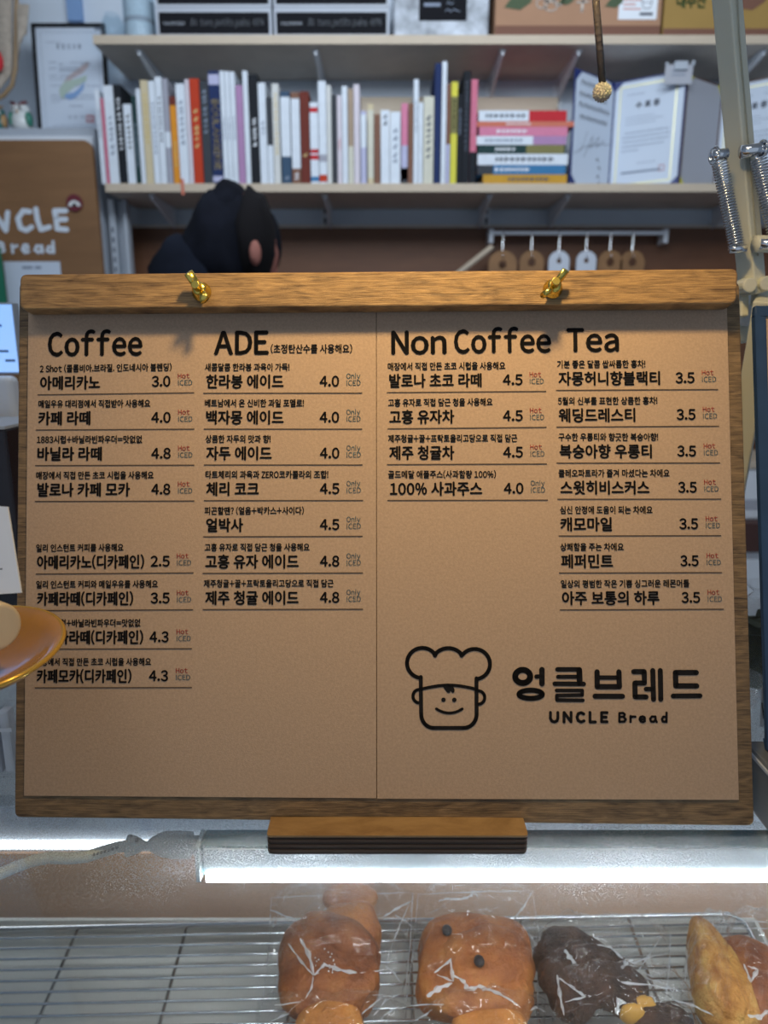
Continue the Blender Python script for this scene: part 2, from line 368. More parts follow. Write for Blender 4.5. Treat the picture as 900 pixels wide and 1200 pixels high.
B = [
 (119.5, 124.8, 105, 'white', 'thin white book at the left end of the row', ('ink_faint', .5, .8)),
 (125.2, 129.2, 115, 'pink', 'thin pink book, second from the left end', None),
 (129.4, 140.5, 100, 'white', 'white book beside the thin pink one', ('ink_faint', .3, .7), (), ),
 (141, 150, 99, 'black', 'black book between two white ones near the left end', ('white', .35, .85)),
 (150.6, 160, 122, 'white', 'short white book with black spine lettering beside the black one', ('ink_black', .45, .9)),
 (160.5, 166, 112, 'dgreen', 'thin dark green book left of the yellow cream one', ('ink_faint', .2, .7)),
 (166.4, 171.6, 104, 'white', 'thin white book touching the yellow cream one on its left', None),
 (172, 181, 94, 'cream', 'yellow cream book in the left part of the row', ('gilt', .4, .85)),
 (181.4, 188.6, 95, 'white', 'white book touching the yellow cream one on its right', ('ink_faint', .3, .8)),
 (189, 196.5, 90, 'white', 'tall white book left of the grey one', ('ink_soft', .4, .8)),
 (197, 203.5, 92, 'grey', 'pale grey book with a white patch on its spine', None, ((.35, .5, 'white'),)),
 (204.2, 211.6, 113, 'orange', 'orange book with its ribbon hanging over the shelf edge', ('gilt', .2, .5), ((.9, 1.0, 'maroon'),)),
 (212, 222.5, 98, 'white', 'white book between the orange and the red ones', ('ink_faint', .4, .85)),
 (223, 227.6, 93, 'pinkwhite', 'thin pinkish white book touching the red one', None),
 (228, 239, 92, 'red', 'bright red book with gold lettering', ('gilt', .35, .7)),
 (239.6, 249.6, 95, 'dgrey', 'dark grey book between the red and the navy ones', ('ink_faint', .5, .9)),
 (250, 262.4, 83, 'navy', 'tall navy book with gold lettering', ('gilt', .13, .75, 'BOULANGERIE'), ((.02, .07, 'lilac'), (.88, .97, 'lilac'))),
 (263, 268.3, 83, 'white', 'first of three thin tall white books right of the navy one', ('ink_faint', .4, .6)),
 (268.6, 274, 83.5, 'white', 'second of three thin tall white books right of the navy one', ('ink_faint', .4, .6)),
 (274.3, 280, 84, 'white', 'third of three thin tall white books right of the navy one', ('ink_faint', .4, .6)),
 (280.5, 288.5, 100, 'mauve', 'plain mauve book right of the three thin white ones', None),
 (289, 294.8, 83, 'white', 'thin tall white book between the mauve and the black ones', None),
 (295.4, 305.6, 87, 'black', 'black book with white spine lettering right of the mauve one', ('white', .35, .62)),
 (306, 314.6, 97, 'white', 'plain white book right of the white-lettered black one', ('ink_faint', .5, .6)),
 (315, 321.4, 114, 'dgrey', 'short book with dark upper and white lower spine', None, ((0, .45, 'white'),)),
 (321.8, 329.6, 98, 'offwhite', 'book with a mottled floral spine', ('gilt', .3, .9)),
 (331, 342, 107, 'bluegrey', 'dark blue book with a long white spine label', ('ink_faint', .05, .1), ((.3, .94, 'white'),)),
 (343, 353, 108, 'brown', 'brown book with a long white spine label', ('white', .05, .1), ((.17, .93, 'white'),)),
 (353.6, 364, 107, 'maroon', 'maroon book without a label', ('gilt', .3, .36)),
 (364.6, 374, 120, 'white', 'short white book with red marks on its spine', None, ((.3, .36, 'bigred'), (.38, .43, 'bigred'), (.88, .94, 'bigred'), (.03, .09, 'blue'))),
 (374.6, 383.6, 95, 'white', 'tall white book with red and blue blocks at its foot', None, ((.02, .09, 'red'), (.22, .29, 'grey'))),
 (384, 389.4, 100, 'offwhite', 'thin pale book right of the one with coloured blocks', None),
 (390, 395.6, 111, 'dgrey', 'thin dark grey book in the middle of the row', None),
 (396, 401.4, 112, 'pinkwhite', 'thin pinkish book right of the thin dark grey one', ('ink_red', .4, .5)),
 (401.8, 408, 101, 'white', 'white book left of the tan one', None),
 (408.6, 414.8, 104, 'tan', 'tan book in the middle of the row', None, ((0, .4, 'ivory'),)),
 (415.2, 422, 99, 'pinkwhite', 'tall pinkish white book right of the tan one', None),
 (423, 429.6, 130, 'lilac', 'short lilac and white book', None, ((.5, .95, 'white'),)),
 (431, 438, 122, 'ivory', 'ivory book with a yellow top and foot', None, ((0, .07, 'cream'), (.93, 1, 'cream'))),
 (438.6, 445.6, 134, 'brown', 'short plain brown book', None),
 (446.2, 456.6, 129, 'white', 'left one of the two wide short white books', ('ink_soft', .8, .93)),
 (457, 469, 131, 'white', 'right one of the two wide short white books', ('ink_faint', .3, .8)),
 (470, 477.4, 121, 'rose', 'book with a pink top half and pale patterned foot', None, ((.05, .48, 'lilac'), (0, .2, 'dgrey'))),
 (478, 483.8, 121, 'brown', 'thin reddish brown book right of the pink topped one', None),
 (484.2, 489.6, 93, 'white', 'thin tall white book rising above its neighbours', ('ink_faint', .5, .8)),
 (490, 495, 120, 'white', 'thin short white book left of the wide ivory one', None),
 (495.6, 507.4, 113, 'ivory', 'wide ivory book left of the tallest navy one', ('ink_soft', .3, .8)),
 (508, 515.6, 74, 'navy', 'very tall dark navy book', None),
 (516.2, 521.6, 72, 'white', 'very tall white book beside the dark navy one', None),
 (522, 526.4, 98, 'brown', 'thin brown and blue grey book left of the yellow one', None, ((0, .4, 'lilac'),)),
 (527, 534.4, 96, 'yellow', 'yellow book with a black lettered middle', ('ink_black', .55, .85), ((.5, .86, 'olive'),)),
 (535, 540, 110, 'black', 'thin black book right of the yellow one', ('ink_faint', .55, .85)),
 (540.4, 549, 83, 'black', 'thick tall black book left of the pink one', ('ink_soft', .3, .9)),
 (549.6, 557, 93, 'pink', 'tall book with a pink spine and black foot', ('cover_rose', .5, .8), ((0, .31, 'black'),)),
]
for b in B: book(b[0], b[1], b[2], b[3], b[4], b[5], bands=(b[6] if len(b) > 6 else ()))
# ribbon of the orange book
yb = YS + .004
bk = [o for o in COL.objects if o.get('label', '').startswith('orange book')][0]
xr = X(212, 215, YS)
MB().add([(xr, YS - .001, zl_top + .01), (xr + .007, YS - .001, zl_top + .01), (xr + .008, YS - .003, zl_top - .026), (xr + .001, YS - .003, zl_top - .026)], [(0, 1, 2, 3)]).build('ribbon', 'cover_salmon', bk, solid=.0006)
# the lying stack
z = zl_top + .0004
S = [(567, 666, 9.5, 'gold', 'gold yellow book at the bottom of the lying stack', ('ink_soft', .3, .8), ()),
     (560, 664, 9, 'blue', 'blue book with a dark end, second from the bottom of the stack', ('white', .2, .6), ((0, .18, 'dgrey'),)),
     (560, 666, 10.5, 'white', 'white book in the lower half of the stack above the blue one', ('ink_soft', .2, .85), ()),
     (560, 663, 8.5, 'dgreen', 'dark book with an olive patch in the lying stack', ('white', .2, .4), ((.55, .98, 'olive'),)),
     (558, 663, 8.2, 'white', 'white and mauve book below the pink ones', ('ink_faint', .1, .5), ((.63, 1, 'mauve'),)),
     (561, 664, 8.6, 'rose', 'pink book in the upper half of the stack', ('white', .2, .5), ()),
     (558, 671, 5, 'salmon', 'thin salmon book sticking out of the stack to the right', ('white', .3, .55), ()),
     (560, 662, 10, 'bigred', 'white and red book on top of the lying stack', ('ink_soft', .08, .52), ((0, .57, 'white'),))]
for (a, b, hp, c, lab, mk, bands) in S:
    h = hp * .00232 * 1.0; x0, x1 = X(a, 180, YS + .01), X(b, 180, YS + .01); y0 = YS + .012; d = .14
    t = thing('book', lab, 'book', ((x0 + x1) / 2, y0 + d / 2, z), 'books lying in a stack on the shelf')
    m = MB(); ct = .0014
    m.mm((x0, y0, z), (x1, y0 + d, z + ct)).mm((x0, y0, z + h - ct - .0003), (x1, y0 + d, z + h - .0003)).mm((x0, y0 - .0004, z), (x1, y0 + ct, z + h - .0003)); m.build('cover', 'cover_' + c, t)
    MB().mm((x0 + .003, y0 + ct, z + ct), (x1 - .003, y0 + d - .003, z + h - ct - .0003)).build('page_block', 'book_pages', t)
    for (f0, f1, bc) in bands: MB().mm((x0 + (x1 - x0) * f0, y0 - .0009, z), (x0 + (x1 - x0) * f1, y0 - .0003, z + h - .0003)).build('spine_band', 'cover_' + bc, t)
    m = MB(); rr = random.Random(int(a * 7 + hp)); x = x0 + (x1 - x0) * mk[1]
    while x < x0 + (x1 - x0) * mk[2]:
        l = h * rr.uniform(.3, .5); m.mm((x, y0 - .0013, z + h * .3), (x + l * .4, y0 - .001, z + h * .7)); m.mm((x + l * .4, y0 - .0013, z + h * .45), (x + l, y0 - .001, z + h * .6)); x += l * 1.3
    m.build('spine_title', mk[0], t)
    z += h

# ================================================================== FOLDERS AND LABEL ON THE LOWER SHELF
mat('navy_leather', (.02, .035, .16), .5); mat('page_blue', (.60, .67, .78), .7); mat('page_grey', (.42, .43, .48), .8, bump=.3, bscale=300)
mat('foil', (.62, .60, .40), .35, metal=.4); mat('brown_leather', (.09, .035, .02), .6); mat('yellow_corner', (.62, .58, .05), .5)
def panel_fn(A, B, z0, th=0):                       # a in metres along A->B, b up, d toward the viewer
    A = Vector(A); B = Vector(B); e = (B - A).normalized(); n = Vector((e.y, -e.x, 0))
    if n.y > 0: n = -n
    return lambda a, b, d=0: Vector((A.x, A.y, z0)) + e * a + Vector((0, 0, b)) + n * d
def folder(label, pxl, pxs, pxr, hpx, corner, leather, left_print, right_print, left_page, yl=1.885, ys=1.965, yr=1.895, left_on=True, right_on=True):
    z0 = zl_top + .0004
    A = Vector((X(pxl, 150, yl), yl, 0)); S_ = Vector((X(pxs, 150, ys), ys, 0)); Bq = Vector((X(pxr, 150, yr), yr, 0)); H = Z(hpx, ys) - z0
    t = thing('certificate_folder', label, 'folder', (S_.x, S_.y, z0))
    for on, (P, Q), pg, pr in ((left_on, (A, S_), left_page, left_print), (right_on, (S_, Bq), 'page_blue', right_print)):
        L_ = (Q - P).length; fn = panel_fn(P, Q, z0)
        MB().prism([(0, 0), (L_, 0), (L_, H), (0, H)], fn, -.003, 0).build('cover', leather, t)
        MB().prism([(.004, .004), (L_ - .003, .004), (L_ - .003, H - .004), (.004, H - .004)], fn, .0003, .0012).build('page', pg, t)
        c = .022
        for (a, b, sa, sb) in ((.002, .002, 1, 1), (L_ - .001, .002, -1, 1), (L_ - .001, H - .002, -1, -1), (.002, H - .002, 1, -1)):
            MB().add([fn(a, b, .0016), fn(a + sa * c, b, .0016), fn(a, b + sb * c, .0016)], [(0, 1, 2)]).build('corner', corner, t, solid=.0004)
        pr(fn, L_, H, t)
    return t
def sig_page(fn, L, H, t):
    m = MB(); f = lambda a, b: fn(a, b, .0016)
    for k, (y, w0, w1) in enumerate(((.90, .15, .62), (.80, .12, .80), (.71, .12, .88), (.61, .16, .82))):
        rr = random.Random(k); x = w0 * L
        while x < w1 * L:
            l = rr.uniform(.004, .009); stroke(m, [(x, y * H - .004), (x + l * .5, y * H + rr.uniform(0, .007)), (x + l, y * H - .003)], .0022, f); stroke(m, [(x, y * H + .004), (x + l, y * H + .003)], .0018, f); x += l + .0045
    for k, (y, x) in enumerate(((.27, .62), (.20, .68), (.12, .66), (.06, .70))):
        stroke(m, [(x * L, y * H), (x * L + .006, y * H + .004), (x * L + .010, y * H - .003)], .0026, f)
    m.build('handwriting', 'ink_soft', t)['kind'] = 'stuff'
    m = MB(); stroke(m, [(.06 * L, .28 * H), (.3 * L, .36 * H), (.55 * L, .40 * H), (.95 * L, .44 * H)], .0012, f)
    stroke(m, [(.3 * L, .27 * H), (.5 * L, .47 * H), (.46 * L, .36 * H), (.66 * L, .48 * H), (.60 * L, .38 * H), (.8 * L, .46 * H)], .0014, f); stroke(m, [(.2 * L, .30 * H), (.36 * L, .50 * H)], .001, f)
    m.build('signature', 'ink_soft', t)
def cert_page(title):
    def fn_(fn, L, H, t):
        f = lambda a, b: fn(a, b, .0018); m = MB()
        a0, a1, b0, b1 = .10 * L, .88 * L, .06 * H, .94 * H
        stroke(m, [(a0, b0), (a1, b0), (a1, b1), (a0, b1)], .004, f, closed=True); m.build('gold_border', 'foil', t)
        m = MB(); ink(m, title, f, .33 * L, .66 * L, .74 * H, .016, .04, space=1.3); m.build('title_print', 'ink_soft', t)
        m = MB(); rr = random.Random(5)
        for y, x0, x1, w_ in ((.86, .2, .45, .0016), (.86, .6, .8, .0012), (.66, .2, .6, .0013), (.63, .2, .7, .0013), (.60, .2, .6, .0013), (.52, .2, .8, .0022), (.48, .17, .82, .0022), (.44, .17, .82, .0022), (.40, .17, .75, .0022), (.36, .17, .4, .0022), (.24, .4, .65, .0013)):
            x = x0 * L
            while x < x1 * L: l = rr.uniform(.002, .006); m.add([f(x, y * H), f(x + l, y * H), f(x + l, y * H + w_), f(x, y * H + w_)], [(0, 1, 2, 3)]); x += l + .0013
        x = .18 * L
        m.add([f(.18 * L, .155 * H), f(.74 * L, .155 * H), f(.74 * L, .175 * H), f(.18 * L, .175 * H)], [(0, 1, 2, 3)]); m.build('text_print', 'ink_faint', t)['kind'] = 'stuff'
        m = MB(); stroke(m, [(.72 * L, .15 * H), (.72 * L, .2 * H), (.79 * L, .2 * H), (.79 * L, .15 * H)], .0012, f, closed=True); m.build('stamp', 'ink_red', t)
    return fn_
none_page = lambda fn, L, H, t: None
folder('open navy folder with a signed left page and a gold-bordered certificate', 671, 717, 800, 97, 'navy_leather', 'navy_leather', sig_page, cert_page('수료증'), 'page_blue', yl=1.875, ys=1.975, yr=1.885)
folder('open folder with grey cloth page and brown spine behind the lamp arm', 801, 842, 925, 101, 'yellow_corner', 'brown_leather', none_page, cert_page('수료증'), 'page_grey', yl=1.90, ys=1.985, yr=1.885)
t = thing('label_clip', 'small white label in a grey clip above the certificate folder', 'clip', at(797, 98, 1.878))
a, b = at(778, 99, 1.878), at(812, 76, 1.878)
MB().mm((a.x, 1.876, a.z), (b.x, 1.8775, b.z)).build('label', 'page_grey', t)
c0, c1 = at(790, 82, 1.874), at(806, 72, 1.874)
MB().mm((c0.x, 1.870, c0.z), (c1.x, 1.882, c1.z)).mm((b.x - .004, 1.8745, b.z - .002), (b.x + .003, 1.8755, b.z + .008)).mm((a.x - .001, 1.8745, b.z - .002), (a.x + .006, 1.8755, b.z + .004)).build('clip_jaw', 'steel_paint', t, bevel=.001)
m = MB()
for zz in (.42, .62):
    z_ = a.z + (b.z - a.z) * zz; x_ = a.x + .016
    while x_ < b.x - .016: m.mm((x_, 1.8755, z_), (x_ + .004, 1.8759, z_ + .004)); x_ += .0055
m.build('label_print', 'ink_faint', t)

# ================================================================== UPPER SHELF
z0 = zu_top + .0004
mat('choc_box', (.009, .009, .012), .8, spec=.15); mat('box_edge', (.45, .48, .54), .5); mat('marble', (.42, .45, .50), .5, var=.5, vscale=28)
mat('carton', (.40, .22, .13), .8, bump=.1, bscale=60, var=.05, vscale=12); mat('carton_yellow', (.36, .22, .06), .8, var=.05, vscale=12)
mat('carton_dark', (.19, .085, .055), .8); mat('leaf_print', (.07, .10, .05), .8); mat('pale_print', (.55, .48, .42), .8); mat('green_print', (.03, .12, .04), .8)
def choc(px0, px1, zb, h, label):
    y0 = 1.872; x0, x1 = X(px0, 30, y0), X(px1, 30, y0)
    t = thing('chocolate_box', label, 'box', ((x0 + x1) / 2, y0 + .09, zb), 'black chocolate boxes on the upper shelf')
    MB().mm((x0, y0, zb), (x1, y0 + .19, zb + h)).build('carton', 'box_edge', t, bevel=.001)
    MB().mm((x0 + .006, y0 - .0006, zb + .006), (x1 - .006, y0 - .0001, zb + h - .010)).build('front_label', 'choc_box', t)
    W_ = x1 - x0; m = MB(); fn = lambda a, b: Vector((x0 + a, y0 - .0011, zb + b))
    ink(m, 'VALRHONA', fn, W_ * .06, W_ * .245, h * .40, .009, 0); ink(m, 'Bâtons petits pains 48%', fn, W_ * .30, W_ * .93, h * .38, .019, .012, shear=.2)
    m.build('lettering', 'box_edge', t)
    return t
hb = Z(8.6, 1.872) - z0
choc(183.5, 318.5, z0, hb, 'black chocolate box on the shelf, left and lower of the four')
choc(321, 456, z0, hb, 'black chocolate box on the shelf, right and lower of the four')
choc(183.5, 318.5, z0 + hb + .0006, hb, 'black chocolate box stacked on the left lower one')
choc(321, 456, z0 + hb + .0006, hb, 'black chocolate box stacked on the right lower one')
# marbled bag-like pack with a dark label
y0 = 1.88; x0, x1 = X(461, 30, y0), X(573, 30, y0); t = thing('marbled_box', 'black and white marbled pack with a dark label beside the chocolate boxes', 'box', ((x0 + x1) / 2, y0 + .09, z0))
MB().mm((x0, y0, z0), (x1, y0 + .17, z0 + .16)).build('pack', 'marble', t, bevel=.008, seg=3)
lx0, lx1 = X(491, 15, y0), X(547, 15, y0); lz = Z(24.5, y0)
MB().mm((lx0, y0 - .0008, lz), (lx1, y0 - .0001, z0 + .12)).build('label', 'choc_box', t)
m = MB(); fn = lambda a, b: Vector((lx0 + a, y0 - .0012, lz + b)); W_ = lx1 - lx0
m.add([fn(W_ * .1, .029), fn(W_ * .45, .029), fn(W_ * .45, .036), fn(W_ * .1, .036)], [(0, 1, 2, 3)])
stroke(m, [(W_ * .58, .034), (W_ * .62, .039), (W_ * .66, .033), (W_ * .72, .037)], .0016, fn); stroke(m, [(W_ * .55, .019), (W_ * .6, .024), (W_ * .66, .018), (W_ * .72, .023), (W_ * .85, .019)], .0016, fn)
m.build('label_print', 'ink_faint', t)
# cartons
def carton(px0, px1, label, m_, y0=1.875, pzb=40):
    x0, x1 = X(px0, 30, y0), X(px1, 30, y0); t = thing('cardboard_box', label, 'box', ((x0 + x1) / 2, y0 + .1, z0), 'cardboard boxes on the upper shelf')
    MB().mm((x0, y0, z0), (x1, y0 + .2, z0 + .22)).build('carton', m_, t, bevel=.0015)
    return t, x0, x1, y0
t, x0, x1, y0 = carton(580, 774, 'brown cardboard box with vegetable drawings and a white sticker', 'carton')
MB().mm((x0 + .001, y0 - .0008, z0 + .001), (x1 - .001, y0 - .0001, z0 + .024)).build('base_band', 'carton_dark', t)
sx0, sx1, sz = X(725, 10, y0), X(770, 10, y0), Z(23, y0)
MB().mm((sx0, y0 - .001, sz), (sx1, y0 - .0002, sz + .10)).build('sticker', 'paper_white', t)
m = MB()
for k in range(5): m.mm((sx0 + .01, y0 - .0014, sz + .02 + k * .009), (sx0 + .05 - (k % 2) * .012, y0 - .0011, sz + .0225 + k * .009))
m.build('sticker_print', 'cover_salmon', t)
m = MB(); fn = lambda a, b: Vector((a, y0 - .0014, b))
cx = X(756, 10, y0); stroke(m, [(cx - .008, sz + .05), (cx - .008, sz + .033), (cx - .004, sz + .022), (cx + .010, sz + .022), (cx + .014, sz + .033), (cx + .014, sz + .05)], .0016, fn, closed=True); stroke(m, [(cx - .008, sz + .034), (cx + .014, sz + .034)], .0012, fn)
m.mm((cx - .012, y0 - .0014, sz + .008), (cx + .018, y0 - .0011, sz + .014)); m.build('sticker_drawing', 'ink_soft', t)
def leafy(t, cx, cz, s, mt, nm):
    m = MB(); fn = lambda a, b: Vector((cx + a * s, y0 - .0012, cz + b * s))
    m.add([fn(-1, -.2), fn(-.4, .5), fn(.3, .75), (fn(1, .9)), fn(.8, .1), fn(.1, -.35)], [(0, 1, 2, 3, 4, 5)]); m.build(nm, mt, t)
leafy(t, X(608, 5, y0), Z(5, y0), .034, 'leaf_print', 'leaf_drawing')
leafy(t, X(664, 5, y0), Z(2, y0), .02, 'leaf_print', 'leaf_drawing'); leafy(t, X(720, 5, y0), Z(5, y0), .022, 'leaf_print', 'leaf_drawing')
m = MB(); cx, cz = X(643, 6, y0), Z(4, y0); fn = lambda a, b: Vector((cx + a, y0 - .0012, cz + b))
for (dx, dz, r_) in ((-.015, 0, .014), (.005, -.004, .016), (.022, .004, .012), (0, .012, .014)): stroke(m, [(dx + r_ * math.cos(k * .785), dz + r_ * .75 * math.sin(k * .785)) for k in range(8)], .003, fn, closed=True)
m.build('bulb_drawing', 'pale_print', t)
m = MB(); cx = X(682, 6, y0); stroke(m, [(cx, Z(13, y0)), (cx + .002, Z(0, y0))], .006, lambda a, b: Vector((a, y0 - .0012, b))); stroke(m, [(cx - .012, Z(3, y0)), (cx + .014, Z(2, y0))], .004, lambda a, b: Vector((a, y0 - .0012, b))); m.build('root_drawing', 'pale_print', t)
t, x0, x1, y0 = carton(777, 990, 'yellowish cardboard box with green lettering behind the lamp arm', 'carton_yellow')
MB().mm((x0 + .001, y0 - .0008, z0 + .001), (x1 - .001, y0 - .0001, z0 + .018)).build('base_band', 'carton_dark', t)
m = MB(); ink(m, '대추산', lambda a, b: Vector((a, y0 - .0012, b)), X(793, 6, y0), X(827, 6, y0), Z(8, y0), .032, .03); m.build('lettering', 'green_print', t)
leafy(t, X(880, 3, y0), Z(4, y0), .04, 'carton_dark', 'fruit_drawing')
# glass jars at the left end
film('jar_glass', rough=.03, tint=(.90, .94, .96), edge=1.16)
mat('sugar', (.62, .68, .74), .8, var=.1, vscale=200)
t = thing('glass_bowl_jar', 'small empty round glass jar at the left end of the upper shelf', 'jar', at(133, 39, 1.91))
c = at(133, 39, 1.92); c.z = z0
MB().lathe([(.0, .001), (.018, .001), (.024, .012), (.027, .03), (.025, .048), (.018, .06), (.016, .064), (.014, .064), (.016, .058), (.022, .047), (.024, .03), (.021, .014), (.0, .005)], c, 24).build('glass_body', 'jar_glass', t, smooth=True)
t = thing('glass_canister', 'tall glass canister with white contents beside the chocolate boxes', 'jar', at(164, 39, 1.91))
c = at(164.5, 39, 1.925); c.z = z0
MB().lathe([(0, .001), (.036, .001), (.038, .006), (.038, .12), (.036, .122), (.0352, .12), (.0352, .006), (0, .004)], c, 28).build('glass_body', 'jar_glass', t, smooth=True)
MB().lathe([(0, .005), (.0345, .005), (.0345, .042), (0, .042)], c, 24).build('lower_filling', 'sugar', t)
MB().lathe([(0, .052), (.0345, .052), (.0345, .09), (0, .09)], c, 24).build('upper_filling', 'sugar', t)
MB().lathe([(.0, .0425), (.0346, .0425), (.0346, .0515), (0, .0515)], c, 24).build('divider', 'page_grey', t)

# ================================================================== LEFT CABINET, FRAME, FIGURINES, SIGN
YC = 1.93; zc = Z(150, YC); xr = X(123, 300, YC)
t = thing('steel_cabinet', 'pale grey steel cabinet behind the brown shop sign', 'cabinet', (-1.2, 2.0, 0))
MB().mm((-1.75, YC, 0), (xr, YW - .002, zc)).build('body', 'steel_paint', t, bevel=.002)
MB().mm((-1.74, YC - .012, .04), (xr - .002, YC - .0005, zc - .020)).build('door', 'white_steel', t, bevel=.002)
x0, x1 = X(131, 300, YC + .02), X(152, 300, YC + .02)
t = thing('slotted_post', 'grey slotted steel post under the left end of the lower shelf', 'post', ((x0 + x1) / 2, YC + .03, 0))
m = MB(); m.mm((x0, YC + .02, .0), (x0 + .016, YC + .05, zl_top - TK - .001)); m.mm((x0 + .016, YC + .045, 0), (x1 - .010, YC + .05, zl_top - TK - .001)); m.mm((x1 - .010, YC + .02, 0), (x1, YC + .05, zl_top - TK - .001)); m.build('channel', 'steel_paint', t, bevel=.001)
m = MB()
for k in range(60): m.mm((x0 + .005, YC + .0195, .3 + k * .024), (x0 + .010, YC + .0205, .313 + k * .024))
m.build('slot', 'ink_soft', t)
# certificate in black frame
yf = 1.972
A = at(45.5, 149, yf); A.z = zc + .0006; Bq = at(129, 149, yf); H = (Z(27, yf + .01) - zc)
lean = R(4)
fr_root = thing('framed_certificate', 'framed certificate in a thin black frame on the steel cabinet', 'frame', (A.x, yf, A.z))
fn = lambda a, b, d=0: Vector((A.x + a, yf + b * math.sin(lean) - d * math.cos(lean), A.z + b * math.cos(lean) - d * math.sin(lean) + .001))
WF = Bq.x - A.x; bw = .0075
m = MB()
for (a0, b0, a1, b1) in ((0, 0, WF, bw * .6), (0, H - bw, WF, H), (0, bw * .6, bw, H - bw), (WF - bw, bw * .6, WF, H - bw)): m.prism([(a0, b0), (a1, b0), (a1, b1), (a0, b1)], fn, -.006, .006)
m.build('frame_border', 'black', fr_root)
MB().prism([(bw, bw * .6), (WF - bw, bw * .6), (WF - bw, H - bw), (bw, H - bw)], fn, -.003, 0).build('certificate', 'page_blue', fr_root)
mat('print_green', (.42, .52, .46), .7); mat('print_blue', (.22, .36, .62), .7); mat('print_rose', (.50, .42, .44), .7)
f = lambda a, b: fn(a * WF, b * H, .0006)
m = MB(); vs = [(.32, .34), (.34, .42), (.45, .52), (.62, .60), (.74, .66), (.75, .61), (.66, .55), (.52, .50), (.42, .44)]
m.add([f(*p) for p in vs], [(0, 1, 2, 3, 4, 5, 6, 7, 8)]); m.build('swoosh', 'print_rose', fr_root)
m = MB(); vs = [(.32, .40), (.40, .47), (.58, .50), (.72, .53), (.70, .47), (.55, .43), (.42, .36), (.38, .31), (.33, .33)]
m.add([fn(a * WF, b * H, .0009) for a, b in vs], [tuple(range(9))]); m.build('swoosh', 'print_green', fr_root)
m = MB(); vs = [(.38, .33), (.42, .36), (.52, .37), (.62, .42), (.68, .48), (.66, .40), (.56, .33), (.46, .30)]
m.add([fn(a * WF, b * H, .0012) for a, b in vs], [tuple(range(8))]); m.build('swoosh', 'print_blue', fr_root)
m = MB(); rr = random.Random(3)
for y, x0_, x1_, w_ in ((.83, .18, .36, .006), (.645, .2, .3, .008), (.645, .50, .78, .006), (.625, .34, .40, .01), (.625, .65, .78, .01), (.59, .2, .3, .008), (.59, .34, .6, .01), (.565, .34, .62, .01), (.52, .2, .3, .008), (.52, .34, .55, .008), (.49, .2, .45, .006), (.43, .2, .85, .007), (.34, .2, .3, .008), (.34, .6, .85, .008), (.31, .2, .85, .008), (.28, .2, .32, .006), (.24, .45, .62, .010), (.06, .2, .85, .006)):
    x = x0_
    while x < x1_: l = rr.uniform(.01, .03); m.add([f(x, y), f(x + l, y), f(x + l, y + w_), f(x, y + w_)], [(0, 1, 2, 3)]); x += l + .008
ink(m, '영업신고증', lambda a, b: fn(a, b, .0006), .32 * WF, .66 * WF, .775 * H, .013, .02, space=1.6)
for x in (.42, .50, .60): ink(m, '구', lambda a, b: fn(a, b, .0006), x * WF, x * WF + .008, .125 * H, .009, .01)
stroke(m, [(.11 * WF, .04 * H), (.9 * WF, .04 * H), (.9 * WF, .92 * H), (.11 * WF, .92 * H)], .0006, lambda a, b: fn(a, b, .0006), closed=True)
m.build('text_print', 'ink_faint', fr_root)['kind'] = 'stuff'
m = MB(); m.add([f(.86, .94), f(.965, .94), f(.965, .975), f(.86, .975)], [(0, 1, 2, 3)]); m.build('corner_mark', 'ink_faint', fr_root)
m = MB(); stroke(m, [(.68 * WF, .095 * H), (.78 * WF, .095 * H), (.78 * WF, .155 * H), (.68 * WF, .155 * H)], .0022, lambda a, b: fn(a, b, .0008), closed=True)
for k in (.71, .73, .755): stroke(m, [(k * WF, .1 * H), (k * WF, .15 * H)], .0014, lambda a, b: fn(a, b, .0008))
m.build('red_seal', 'ink_red', fr_root)
# owl and neighbour
mat('glaze_white', (.72, .74, .74), .25); mat('glaze_red', (.14, .02, .03), .25); mat('glaze_green', (.05, .22, .16), .3, var=.9, vscale=260); mat('glaze_teal', (.03, .16, .15), .3, var=.5, vscale=200); mat('glaze_tan', (.5, .30, .14), .3)
def owl(px, s, label, body, brow, wing):
    yo = 1.965; c = at(px, 148, yo); c.z = zc + .0006; t = thing('owl_figurine', label, 'figurine', c)
    MB().lathe([(0, 0), (.020, 0), (.026, .012), (.027, .028), (.022, .042), (.023, .052), (.020, .062), (.010, .068), (0, .069)], c, 24, Matrix.Diagonal((s, s, s)).to_3x3()).build('body', body, t, smooth=True)
    for sx in (-1, 1):
        MB().ball(c + Vector((sx * .022 * s, -.006, .028 * s)), (.009 * s, .016 * s, .020 * s), 12, 8).build('wing', wing, t, smooth=True)
        MB().ball(c + Vector((sx * .010 * s, -.019 * s, .052 * s)), (.009 * s, .005 * s, .009 * s), 14, 8).build('eye', 'glaze_white', t, smooth=True)
        MB().ball(c + Vector((sx * .009 * s, -.0245 * s, .052 * s)), .0035 * s, 10, 6).build('pupil', 'black_gloss', t, smooth=True)
        MB().tube([c + Vector((sx * .003 * s, -.020 * s, .060 * s)), c + Vector((sx * .014 * s, -.016 * s, .066 * s)), c + Vector((sx * .024 * s, -.008 * s, .070 * s))], [.003 * s, .005 * s, .002 * s], 8).build('brow', brow, t, smooth=True)
    MB().lathe([(.004 * s, 0), (.0001, -.009 * s)], c + Vector((0, -.025 * s, .046 * s)), 8).build('beak', 'glaze_tan', t)
owl(26.5, .92, 'small white owl figurine with maroon brows and green wings', 'glaze_white', 'glaze_red', 'glaze_green')
owl(-1, .78, 'small teal and tan owl figurine at the edge beside the white owl', 'glaze_teal', 'glaze_tan', 'glaze_tan')
